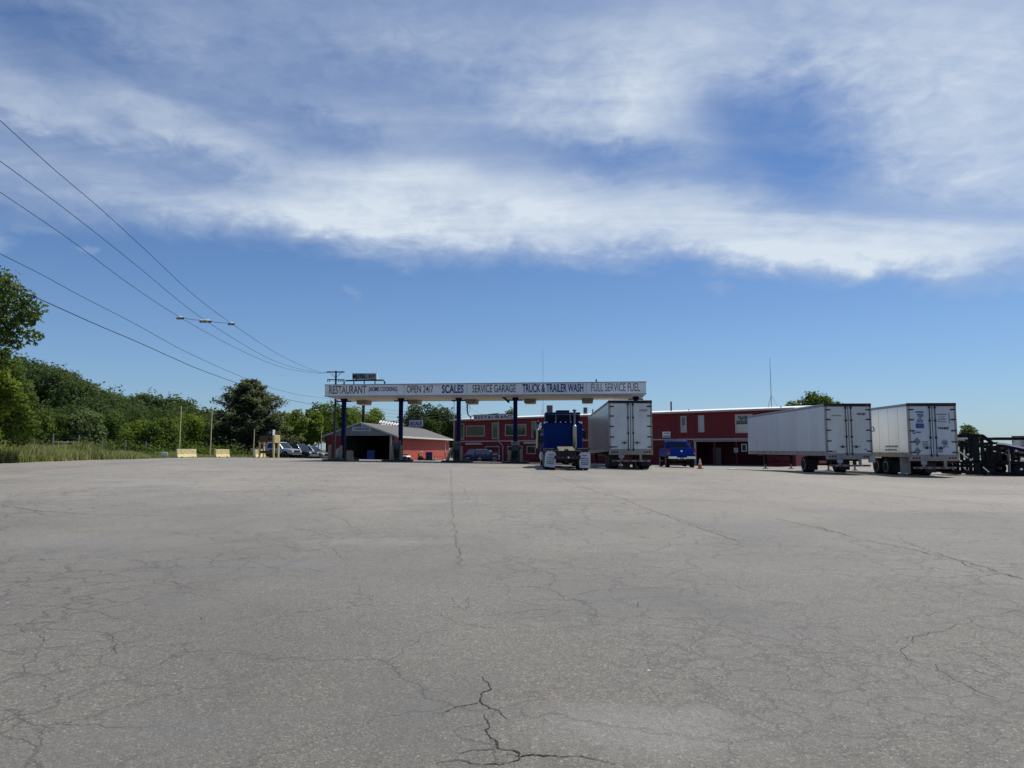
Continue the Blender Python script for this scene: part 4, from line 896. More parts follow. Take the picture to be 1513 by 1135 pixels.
gb = MB().prism([(-.02, ez - .02), (gw + .02, ez - .02), (gw + .02, ez + .06), (gm, rzd - .04), (-.02, ez + .06)], 'y', -.08, -.001); gb.box(dx0 - .25, dx1 + .3, -.079, -.0015, dz1, ez - .021); gb.build('gable_cladding', GABLE_GREY, t)
MB().prism([(-.02, ez), (gw + .02, ez), (gm, rzd - .04)], 'y', GLN - .1, GLN + .02).build('rear_gable', RED_BLOCK, t)
ro = MB(); oh = .55
sl_ = (rzd - ez) / gm
for s in (-1, 1):
    x0 = gm; x1 = gm + s * (gm + oh); z1 = ez - oh * sl_ + .07
    ro.hexa(*[[(x0, -.45, rzd + .07 + dz), (x1, -.45, z1 + dz), (x1, GLN + .4, z1 + dz), (x0, GLN + .4, rzd + .07 + dz)] for dz in (-.06, .06)])
ro.build('roof', ROOF_GREY, t)
fz = ez - oh * sl_
fas = MB()
for s in (-1, 1): x1 = gm + s * (gm + oh); fas.box(min(x1, x1 + s * .05), max(x1, x1 + s * .05), -.45, GLN + .4, fz - .10, fz + .14)
fas.build('eave_fascia', M('eave_white', (.72, .70, .68), .5, 0, .06, 3, (.45, .42, .38), .4), t)
rk = MB()
for s in (-1, 1): rk.hexa([(gm, -.50, rzd - .06), (gm + s * (gm + oh), -.50, fz - .06), (gm + s * (gm + oh), -.455, fz - .06), (gm, -.455, rzd - .06)], [(gm, -.50, rzd + .14), (gm + s * (gm + oh), -.50, fz + .14), (gm + s * (gm + oh), -.455, fz + .14), (gm, -.455, rzd + .14)])
rk.build('rake_trim', M('grey_rake', (.36, .36, .36), .5, .1, .1, 4), t)
MB().box(dx1 + .001, dx1 + .24, -.06, -.001, -.6, dz1 - .001).box(dx0 - .2, dx0 - .001, -.06, -.001, -.6, dz1 - .001).build('door_jamb', M('grey_jamb', (.30, .30, .29), .6, 0, .12, 4), t)
MB().box(.21, gw - .21, .21, GLN - .21, -.6, -.12).build('floor', CONCRETE, t)
MB().box(.205, .24, .3, 16, -.11, ez - .1).build('inner_lining', TEAL_WALL, t); MB().box(gw - .24, gw - .205, .3, 16, -.11, ez - .1).build('inner_lining', INTERIOR, t); MB().box(.3, gw - .3, 15.9, 16, -.11, ez).build('partition', INTERIOR, t)
a, b_, z0, z1 = FG.rect(521, 630.6, 548.3, 637)
sg = MB().box(a, b_, -.14, -.082, z0, z1).build('sign_board', M('sign_grey', (.42, .45, .52), .5, 0, .08, 3), t); lettering('GARAGE', (a + .28, -.142, z0 + .12), (b_ - a) - .5, (z1 - z0) - .24, '-y', LETTER_BLACK, sg)
a, z0 = FG.hit(536, 629); MB().ellipsoid((a, -.18, z0 + .05), .12, .1, .09).build('gable_lamp', WHITE, t)
a, _ = FG.hit(582, 645); dp = MB(); dp.cyl((gw - .35, -.14, -.5), (gw - .35, -.14, ez - .15), .06); dp.build('downpipe', M('pale_pipe', (.50, .48, .45), .5, 0, .08, 4), t)
d2 = MB(); d2.tube([(gw + oh - .02, GLN - 3.2, fz - .05), (gw + .4, GLN - 3.2, fz - .25), (gw + .09, GLN - 3.2, fz - .5), (gw + .09, GLN - 3.2, -.5)], .06, 8); d2.build('downpipe', WHITE, t)
# blue bin in the doorway
def cabinet(name, label, cat, px0, px1, yt, yb, D, mat, mat2, dy=.8, rz=0):
    p = W((px0 + px1) / 2, yb, D); z = gz(p.x, D); w_ = (px1 - px0) / FPX * D; h = W(px0, yt, D).z - z
    t = thing(name, label, cat, (p.x, D, z), rz); MB().box(-w_ / 2, w_ / 2, -dy / 2, dy / 2, .06, h - .06).build('body', mat, t, bevel=.03)
    MB().box(-w_ / 2 - .02, w_ / 2 + .02, -dy / 2 - .02, dy / 2 + .02, h - .058, h).build('lid', mat2, t, bevel=.015)
    for s in (-1, 1): MB().box(s * w_ * .36 - .05, s * w_ * .36 + .05, -dy / 2 + .03, dy / 2 - .03, 0, .058).build('foot', BLACK, t)
    MB().box(-w_ * .12, w_ * .12, -dy / 2 - .035, -dy / 2 - .002, h * .72, h * .75).build('handle', BLACK, t)
    return t
cabinet('storage_cabinet', 'mid blue cabinet standing in the dark garage doorway', 'cabinet', 543, 554, 666, 681, 95, BIN_BLUE2, LETTER_GREY)
cabinet('waste_bin', 'tall dark blue bin beside the red garage wall', 'bin', 629, 638.6, 668, 683, 84, BIN_BLUE, BIN_BLUE, .75, .1)
t = cabinet('pale_box', 'small pale yellow box at the foot of the dark blue bin', 'box', 639, 644.8, 677.2, 683.4, 83, M('cream_box', (.66, .60, .40), .6, 0, .08, 3), M('cream_box2', (.70, .66, .50), .6, 0, .08, 3), .4)
p = W(642, 677, 84.5); tt = thing('thin_stake', 'thin brown stake behind the small pale yellow box', 'stake', (p.x, 84.5, gz(p.x, 84.5))); MB().cyl((0, 0, -.1), (.02, 0, W(642, 673, 84.5).z - gz(p.x, 84.5)), .03, n=8).build('shaft', BROWN, tt); MB().box(-.05, .08, -.03, .03, .55, .60).build('clip', STEEL_DARK, tt)
# red metal rack by the wall
p = W(650, 682, 84); z = gz(p.x, 84); t = thing('metal_rack', 'low red metal rack on the ground by the garage wall', 'rack', (p.x, 84, z), .2)
for x in (-.38, .38):
    for y in (-.2, .2): MB().bar((x, y, 0), (x * .9, y, .42), .035).build('leg', REDMETAL, t)
MB().box(-.42, .42, -.24, .24, .421, .45).build('tray', REDMETAL, t); MB().bar((-.4, .22, .45), (-.3, .22, .70), .03).bar((.4, .22, .45), (.3, .22, .70), .03).bar((-.3, .22, .7), (.3, .22, .7), .03).build('back_rail', REDMETAL, t)
p = W(656.3, 682, 86); z = gz(p.x, 86); t = thing('gas_cylinder', 'short white cylinder by the downpipe of the garage', 'cylinder', (p.x, 86, z)); MB().lathe([(.12, 0), (.14, .05), (.14, .30), (.10, .38), (.05, .41)], (0, 0, 0), 'z', 14).build('shell', WHITE, t, smooth=True); MB().cyl((0, 0, .4), (0, 0, .47), .035).build('valve', STEEL_DARK, t)
p = W(660, 682, 88); z = gz(p.x, 88); t = thing('hand_truck', 'dark red upright cart leaning at the garage corner', 'cart', (p.x, 88, z))
for s in (-1, 1): MB().bar((s * .16, -.1, .05), (s * .16, .12, 1.15), .05).build('rail', REDMETAL, t); MB().lathe([(.05, -.03), (.12, -.03), (.12, .03), (.05, .03)], (s * .22, -.05, .12), 'x', 14).build('wheel', RUBBER, t)
MB().box(-.2, .2, -.34, -.1, .02, .05).build('toe_plate', REDMETAL, t); MB().bar((-.16, .12, 1.15), (.16, .12, 1.15), .05).bar((-.16, .02, .6), (.16, .02, .6), .04).build('crossbar', REDMETAL, t)
p = W(663.7, 675, 80); z = gz(p.x, 80); t = thing('notice_board', 'small white notice on a post beside the leaning tan post', 'sign', (p.x, 80, z)); zz0 = W(663.7, 675.2, 80).z - z; MB().box(-.14, .14, -.02, .02, zz0, zz0 + .36).build('board', WHITE, t, bevel=.008); MB().cyl((0, .045, -.1), (0, .045, zz0 + .2), .022, n=8).build('post', GALV, t)

# ---------------------------------------------------------------- red two-storey building
BO = Vector((-8.05, 101.0, -.1)); BR = math.atan2(-28.0, 35.15); FB = Frame(BO, BR); BL = 46.5; BD = 11.0
zr, zm = 5.75 + .0, 2.78
t = thing('restaurant_building', 'long red two-storey restaurant building with pale roof edge', 'building', BO, BR)
sx0 = FB.hit(1024, 660)[0]; sx1 = BL - 3.2
MB().box(0, BL, 0, .22, zm, zr - .02).build('upper_wall', RED_SIDING, t)
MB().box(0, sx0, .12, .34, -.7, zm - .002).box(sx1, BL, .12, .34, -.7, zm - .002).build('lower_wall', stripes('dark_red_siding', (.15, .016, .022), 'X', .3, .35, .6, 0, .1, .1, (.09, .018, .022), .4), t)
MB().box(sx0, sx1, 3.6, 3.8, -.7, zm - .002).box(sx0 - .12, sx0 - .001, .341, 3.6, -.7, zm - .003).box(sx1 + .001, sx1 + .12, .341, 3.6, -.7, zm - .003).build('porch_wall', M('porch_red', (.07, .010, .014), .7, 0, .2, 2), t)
MB().box(0, BL, .221, BD, zm, zm + .12).build('upper_floor', INTERIOR, t)
MB().box(0, .2, .345, BD, -.7, zm - .004).box(0, .2, .223, BD, zm + .121, zr - .03).box(BL - .2, BL, .345, BD, -.7, zm - .004).box(BL - .2, BL, .223, BD, zm + .121, zr - .03).box(.21, BL - .21, BD - .2, BD, -.7, zm - .004).box(.21, BL - .21, BD - .2, BD, zm + .121, zr - .03).build('end_wall', RED_SIDING, t)
MB().prism([(-.55, zr), (-.55, zr + .10), (BD * .5, zr + .60), (BD + .5, zr + .10), (BD + .5, zr)], 'x', -.5, BL + .3).build('roof', ROOF_WHITE, t)
MB().box(-.45, BL + .25, -.64, -.552, zr - .08, zr + .11).build('gutter', TRIM, t)
MB().box(0, BL, -.05, -.002, zm - .06, zm + .09).build('storey_band', TRIM_PINK, t)
def bwin(px0, yt, px1, yb, upper=True, frame=BROWN_TRIM, glass=GLASS_GREEN, extra=None, fw=.13):
    y = 0.0 if upper else .12
    a, b_, z0, z1 = FB.rect(px0, yt, px1, yb, y)
    fr = MB(); f0, f1 = y - .07, y - .003
    fr.box(a, b_, f0, f1, z0, z0 + fw).box(a, b_, f0, f1, z1 - fw, z1).box(a, a + fw, f0, f1, z0 + fw + .001, z1 - fw - .001).box(b_ - fw, b_, f0, f1, z0 + fw + .001, z1 - fw - .001)
    o = fr.build('window', frame, t); MB().box(a + fw, b_ - fw, y - .03, y - .004, z0 + fw, z1 - fw).build('pane', glass, o)
    return o, a + fw, b_ - fw, z0 + fw, z1 - fw
bwin(676, 626, 686.2, 649.8); bwin(689, 628.8, 716.6, 645.2); bwin(727.3, 624.2, 736.3, 648.8); bwin(746.5, 626.8, 778, 644.2); bwin(785.8, 622.4, 793, 647)
o, a, b_, z0, z1 = bwin(717.5, 659.3, 738.2, 671.2, False, glass=GLASS_DARK); MB().box(a + .3, a + .95, .085, .0895, z0 + .15, z0 + .42).build('bright_reflection', M('pale_reflection', (.75, .75, .72), .6, 0, .05, 4), o)  # reflection in the glass painted as a pale panel on the pane
bwin(750, 659, 772.6, 671, False, glass=GLASS_DARK); bwin(778.5, 659, 792, 671, False, glass=GLASS_DARK)
o, a, b_, z0, z1 = bwin(1005.7, 614.8, 1015, 639.2, frame=TRIM, fw=.15); MB().box(a + .02, b_ - .02, -.034, -.0305, z0, z0 + (z1 - z0) * .42).build('blind', M('grey_blind', (.36, .38, .40), .6, 0, .2, 2), o)
o, a, b_, z0, z1 = bwin(1031.6, 613.6, 1041, 638.8, frame=TRIM, glass=M('light_blind', (.40, .42, .42), .5, 0, .1, 1.5), fw=.12)
o, a, b_, z0, z1 = bwin(1086, 612, 1113, 640, frame=TRIM, glass=GLASS_DARK, fw=.15)
zc = z0 + (z1 - z0) * .46; MB().box(a, b_, -.036, -.0305, z0, zc).build('blind', PALE_GLASS, o); ss = MB().box(a, b_, -.05, -.037, z1 - .50, z1).build('sign_panel', M('pale_sign', (.42, .42, .42), .5, 0, .06, 2), o)
lettering('TRAVEL', (a + .15, -.052, z1 - .46), (b_ - a) * .7, .40, '-y', LETTER_BLACK, ss); scribble(4, (a + .15, -.036, zc + .1), (b_ - a) * .8, z1 - zc - .7, '-y', M('dim_letters', (.16, .17, .19), .6, 0, .2, 4), o, seed=4)
bwin(1095.5, 656, 1104, 667.5, False, frame=TRIM, glass=GLASS_DARK, fw=.1); bwin(1013.5, 653.6, 1021, 664, False, frame=M('blue_frame', (.06, .10, .30), .5, 0, .1, 4), glass=GLASS_DARK, fw=.1)
for px0, px1, yt, yb in ((688, 711, 654.2, 657.2), (774, 792, 652.8, 655.8), (988, 997, 648.4, 649.8)):
    a, b_, z0, z1 = FB.rect(px0, yt, px1, yb, -.2); MB().box(a, b_, -.28, .115, z0, z1).build('wall_light', M('wall_light_casing', (.36, .34, .31), .6, 0, .1, 4), t, bevel=.02)
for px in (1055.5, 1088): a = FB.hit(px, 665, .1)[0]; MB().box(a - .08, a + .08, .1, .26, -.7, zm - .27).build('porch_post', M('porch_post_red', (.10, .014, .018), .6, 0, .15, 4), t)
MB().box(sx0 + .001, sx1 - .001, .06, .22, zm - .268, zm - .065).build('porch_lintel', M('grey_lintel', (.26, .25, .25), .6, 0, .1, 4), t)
a = FB.hit(1027, 665)[0]; MB().box(a - .12, a + .10, .02, .118, -.6, zm - .27).build('porch_jamb', TRIM, t); a = FB.hit(1030.5, 665)[0]; MB().box(a + .3, a + 1.2, 3.5, 3.59, -.3, 1.9).build('door', M('grey_door', (.20, .20, .21), .5, 0, .1, 3), t)
a0 = FB.hit(738, 640)[0]; a1 = FB.hit(742.8, 670)[0]; zj = FB.hit(738, 653.5)[1]; zk = FB.hit(742, 657.5)[1]
MB().tube([(a0, -.6, zr - .05), (a0, -.12, zr - .25), (a0, -.10, zj + .05), (a0 + .05, -.10, zj), (a1 - .05, .0, zk), (a1, .04, zk - .05), (a1, .04, -.5)], .07, 8).build('downpipe', TRIM_PINK, t)
a, b_, z0, z1 = FB.rect(979.3, 638, 991, 643.0); s1 = MB().box(a, b_, -.1, -.055, z0, z1).build('notice_sign', WHITE, t); scribble(2, (a + .06, -.1, z0 + .08), b_ - a - .12, z1 - z0 - .16, '-y', LETTER_RED, s1, seed=2)
a, b_, z0, z1 = FB.rect(979.3, 643.2, 991, 646.6); s1 = MB().box(a, b_, -.1, -.055, z0, z1).build('notice_sign', M('notice_grey', (.55, .53, .60), .5, 0, .08, 4), t); scribble(2, (a + .06, -.1, z0 + .05), b_ - a - .12, z1 - z0 - .12, '-y', LETTER_BLUE, s1, seed=3)
a, b_, z0, z1 = FB.rect(1084.5, 662, 1090.5, 668.5, .05); s1 = MB().box(a, b_, .03, .095, z0, z1).build('notice_sign', M('notice_pale', (.50, .47, .45), .5, 0, .08, 4), t); scribble(3, (a + .05, .03, z0 + .06), b_ - a - .1, z1 - z0 - .1, '-y', LETTER_RED, s1, seed=5)
def on_roof(px, ly): x = FB.hit(px, 620, ly)[0]; wx, wy = FB.world(x, ly); return wx, wy, BO.z + zr + .1 + (.5 * min(ly, BD - ly) / (BD * .5)) + .0
# roof sign
a, b_, z0, z1 = FB.rect(699.8, 613, 759.5, 620.9, -.3); wx, wy = FB.world(a, -.3)
t2 = thing('roof_sign', 'RESTAURANT roof sign on the red building', 'sign', (wx, wy, BO.z + zr + .11), BR); dz = -(zr + .11); w_ = b_ - a
MB().box(0, w_, 0, .12, z0 + dz + .02, z1 + dz).build('board', M('sign_board_pale', (.70, .64, .67), .6, 0, .15, 2), t2); MB().box(-.06, w_ + .06, -.03, .1201, z1 + dz + .001, z1 + dz + .10).box(-.06, w_ + .06, -.03, .1201, z0 + dz - .02, z0 + dz + .019).build('frame', STEEL_DARK, t2)
lettering('RESTAURANT ', (.15, -.002, z0 + dz + .10), w_ - .3, z1 - z0 - .18, '-y', M('maroon_letters', (.03, .006, .012), .5, 0, .5, 1.1), t2, thick=.03)
for x in (.3, w_ / 2, w_ - .3): MB().bar((x, .17, -.02), (x, .17, z1 + dz), .07).build('prop', STEEL_DARK, t2)
# service mast with pipe
wx, wy, wz = on_roof(690.5, .6); t2 = thing('service_mast', 'curved dark service mast with insulators at the left roof end', 'mast', (wx, wy, wz), BR); top = W(690, 597.5, wy).z - wz
MB().tube([(0, 0, top), (0, 0, top * .55), (.08, 0, top * .36), (.3, 0, top * .22), (.62, 0, top * .16), (.65, 0, -.05)], .09, 8).build('pipe', STEEL_DARK, t2, smooth=True)
MB().tube([(.62, .05, top * .2), (2.4, .05, top * .2 + .05), (5.6, .05, top * .2 + .22)], .05, 8).build('brace_pipe', STEEL_DARK, t2, smooth=True)
for i in range(3): MB().lathe([(.04, -.10), (.10, -.06), (.10, .04), (.05, .08)], (-.12, 0, top * (.95 - .17 * i)), 'y', 10).build('insulator', PORCELAIN, t2)
MB().tube([(.06, 0, top * .95), (.42, 0, top * .9), (.48, 0, top * .7), (.4, 0, top * .5), (.1, 0, top * .45)], .025, 6).build('cable_loop', WIRE, t2)
MAST = (wx, wy, wz + top * .9)
MAST = Vector(MAST)
for i, (dy, sag) in enumerate(((0, 613), (1, 0), (2, 0), (3, 0))):
    A_ = Vector((PX + .1, DP - .15, zb + ph(588) - .34 * i)); B_ = MAST + Vector((-.15, 0, -.30 * i)); n = 24; pts = []
    for j in range(n + 1): s = j / n; q = A_.lerp(B_, s); q.z -= 4 * s * (1 - s) * (1.25 + .12 * i); pts.append(q)
    o = MB().tube(pts, .014, 5).build('service_wire', WIRE, None, smooth=True); tag(o, ('topmost', 'second', 'third', 'lowest')[i] + ' wire sagging under the canopy from pole to roof mast', 'service wire', 'service wires between pole and roof mast')
A_, B_ = MAST + Vector((.2, 0, -.15)), Vector((*on_roof(735, 4)[:2], on_roof(735, 4)[2] + .3)); o = MB().tube([A_.lerp(B_, s / 12) - Vector((0, 0, .5 * 4 * s / 12 * (1 - s / 12))) for s in range(13)], .012, 5).build('service_wire', WIRE); tag(o, 'single wire sloping down from the roof mast towards the roof sign', 'service wire', 'service wires between pole and roof mast')
def roof_unit(px0, px1, yt, label, ly):
    wx, wy, wz = on_roof((px0 + px1) / 2, ly); w_ = (px1 - px0) / FPX * wy; h = W(px0, yt, wy).z - wz
    t2 = thing('air_conditioner', label, 'rooftop unit', (wx, wy, wz - .04), BR + .5, 'rooftop air conditioners'); k = w_ * .62
    MB().box(-k / 2, k / 2, -k / 2, k / 2, .1, h).build('casing', AC_GREY, t2, bevel=.02); MB().box(-k / 2 + .05, k / 2 - .05, -k / 2 - .015, -k / 2 - .002, .2, h - .08).build('grille', AC_DARK, t2); MB().box(-k / 2 - .015, -k / 2 - .002, -k / 2 + .05, k / 2 - .05, .2, h - .08).build('grille', AC_DARK, t2)
    for s in (-1, 1): MB().box(s * k * .4 - .05, s * k * .4 + .05, -k / 2, k / 2, -.06, .098).build('skid', STEEL_DARK, t2)
roof_unit(805.5, 820, 598.5, 'larger dark rooftop unit above the blue truck', 4.0); roof_unit(860.5, 870, 601.5, 'smaller dark rooftop unit left of the tall white trailer', 3.5)
def antenna(px, yt, label, ly, r, h2):
    wx, wy, wz = on_roof(px, ly); h = W(px, yt, wy).z - wz; t2 = thing('antenna', label, 'antenna', (wx, wy, wz - .03), BR, 'tall rooftop antennas')
    MB().tube([(0, 0, 0), (0, 0, h * .45)], r, 8, r * .8).build('mast', GALV, t2); MB().tube([(0, 0, h * .45), (0, 0, h)], r * .55, 6, r * .3).build('whip', STEEL_DARK, t2)
    for a in range(3): q = a * 2.1 + .4; MB().bar((math.cos(q) * h2 * .5, math.sin(q) * h2 * .5, 0), (0, 0, h2), .03).build('strut', GALV, t2)
antenna(802.5, 515, 'very thin antenna rising behind the canopy above the blue truck', 4.5, .035, 1.0); antenna(1140.5, 528, 'tall whip antenna on a tripod at the right end of the roof', 4.0, .05, 1.35)
def vent(px, yt, r, label, ly=2.5):
    wx, wy, wz = on_roof(px, ly); h = W(px, yt, wy).z - wz; t2 = thing('vent_pipe', label, 'vent pipe', (wx, wy, wz - .05), BR, 'roof vent pipes'); MB().cyl((0, 0, 0), (0, 0, h), r).build('pipe', STEEL_DARK, t2); MB().lathe([(r * 1.6, 0), (r * 1.5, .06), (r, .10)], (0, 0, .0), 'z', 12).build('flashing', GALV, t2)
vent(992, 592.8, .09, 'taller roof vent pipe right of the tall white trailer'); vent(1018, 604, .05, 'short roof vent pipe above the pale-blind window'); vent(1154.5, 599.5, .07, 'short dark pipe at the far right end of the roof', 1.5); vent(876, 604, .07, 'short roof vent just left of the tall white trailer top', 1.5)

# ---------------------------------------------------------------- signs behind the garage
D = 125; pb_ = W(535.6, 680, D); zb_ = gz(pb_.x, D) - .1; q = lambda px, py: ((px - 535.6) / FPX * D * cp, W(px, py, D).z - zb_)
t = thing('motel_sign', 'MOTEL sign on a dark pole and pipe frame above the canopy', 'sign', (pb_.x, D, zb_))
MB().cyl((0, 0, -.3), (0, 0, q(0, 572)[1]), .26, .24, 14).build('pole', M('dark_pole_steel', (.03, .03, .035), .5, .2, .2, 4), t)
x0, z0 = q(506, 562.5); x1, z1 = q(566.5, 561.8); fr = MB(); zz0 = q(0, 575)[1]; fr.tube([(x0, 0, zz0), (x0, 0, z0 - .3), (x0 + .3, 0, z0), (x1 - .3, 0, z1), (x1, 0, z1 - .3), (x1, 0, zz0)], .13, 8)
for px in (520.6, 536, 552): xx_ = q(px, 0)[0]; fr.bar((xx_, 0, zz0), (xx_, 0, z0), .16)
fr.bar((x0, 0, zz0), (x1, 0, zz0), .3); fr.build('pipe_frame', STEEL_DARK, t)
x0, z0 = q(518.7, 560.6); x1, z1 = q(553.7, 552); bd = MB().box(x0, x1, -.35, .35, z0, z1).build('board', M('motel_board', (.30, .29, .32), .5, 0, .08, 2), t)
MB().box(x1 + .001, x1 + .16, -.35, .35, z0, z1 + .03).build('board_edge', WHITE, bd)
a0, c0 = q(519.6, 559.3); a1, c1 = q(539, 553.6); lettering('MOTEL', (a0, -.352, c0), a1 - a0, c1 - c0, '-y', LETTER_BLACK, bd, thick=.04); a0, c0 = q(543.2, 558.8); a1, c1 = q(552.3, 554.2); lettering('$19', (a0, -.352, c0), a1 - a0, c1 - c0, '-y', M('dull_red_letters', (.07, .015, .025), .5, 0, .3, 3), bd, thick=.04)
for px in (524.5, 548.5): xx_ = q(px, 0)[0]; MB().bar((xx_, 0, q(0, 562)[1]), (xx_, 0, z0), .2).build('bracket', STEEL_DARK, t)
D = 132; pb_ = W(614, 680, D); zb_ = gz(pb_.x, D) - .1; q = lambda px, py: ((px - 614) / FPX * D * cp, W(px, py, D).z - zb_)
t = thing('scale_sign', 'white SCALE sign with blue letters above the garage roof', 'sign', (pb_.x, D, zb_))
x0, z0 = q(604, 630.3); x1, z1 = q(624.3, 620.6); bd = MB().box(x0, x1, -.1, .1, z0, z1).build('board', M('scale_board', (.40, .41, .50), .5, 0, .08, 2), t); lettering('SCALE', (x0 + .2, -.102, z0 + .2), x1 - x0 - .4, z1 - z0 - .55, '-y', LETTER_BLUE, bd, thick=.03)
MB().box(x0 - .05, x1 + .05, -.11, .11, z1 + .001, z1 + .08).build('board_cap', STEEL_DARK, bd); MB().cyl((0, .12, -.3), (0, .12, z1), .1).build('pole', GALV, t); a0, c0 = q(596, 631.6); a1, c1 = q(622, 632.2); MB().bar((a0, -.05, c0), (a1, -.05, c1), .12).build('cross_pipe', GALV, t)
D = 128; pb_ = W(573, 680, D); zb_ = gz(pb_.x, D) - .1; q = lambda px, py: ((px - 573) / FPX * D * cp, W(px, py, D).z - zb_)
t = thing('lattice_panel', 'white panel behind dark lattice, sloping above the garage roof', 'lattice', (pb_.x, D, zb_))
C4 = [q(556, 629.5), q(591, 634.8), q(591, 625.4), q(556, 619.6)]; MB().hexa([(C4[0][0], .12, C4[0][1]), (C4[1][0], .12, C4[1][1]), (C4[1][0], .20, C4[1][1]), (C4[0][0], .20, C4[0][1])], [(C4[3][0], 2.6, C4[3][1]), (C4[2][0], 2.6, C4[2][1]), (C4[2][0], 2.68, C4[2][1]), (C4[3][0], 2.68, C4[3][1])]).build('white_panel', WHITE, t)
la = MB(); BI = lambda s, r: tuple(C4[0][k] * (1 - s) * (1 - r) + C4[1][k] * s * (1 - r) + C4[2][k] * s * r + C4[3][k] * (1 - s) * r for k in (0, 1))
P3_ = lambda s, r: (BI(s, r)[0], 0, BI(s, r)[1])
for i in range(9):
    for k in (0, 1):
        s0 = i / 8.5; s1_ = s0 + .13
        if s1_ <= 1.0: la.bar(P3_(s0, 0), P3_(s1_, 1), .20, .08) if k else la.bar(P3_(s0, 1), P3_(s1_, 0), .16, .05)
for r in (0, .5, 1): la.bar(P3_(0, r), P3_(1, r), .20, .10)
la.build('lattice', BLACK, t)
for s in (.1, .9): x_, z_ = BI(s, .5); MB().bar((x_, .35, -.3), (x_, .35, z_), .22).build('leg', STEEL_DARK, t)
# ================================================================ vehicles
RIM_GREY = M('pale_rim', (.70, .70, .70), .45, .1, .1, 5)
def wheel(parent, x, y, r, wd, rim=None, name='wheel', z=None):
    """wheel with its axle along x"""
    z = r if z is None else z
    o = MB().lathe([(r * .56, -wd / 2), (r * .90, -wd / 2), (r, -wd * .36), (r, wd * .36), (r * .90, wd / 2), (r * .56, wd / 2)], (0, 0, 0), 'x', 26).build(name, RUBBER, parent, smooth=True); o.location = (x, y, z)
    MB().lathe([(r * .12, -wd * .30), (r * .20, -wd * .42), (r * .30, -wd * .30), (r * .52, -wd * .34), (r * .60, -wd * .50), (r * .57, -wd * .52), (r * .57, wd * .52), (r * .60, wd * .50), (r * .52, wd * .34), (r * .30, wd * .30), (r * .20, wd * .42), (r * .12, wd * .30)], (0, 0, 0), 'x', 22).build('rim', rim or RIM_GREY, o, smooth=True)
    return o

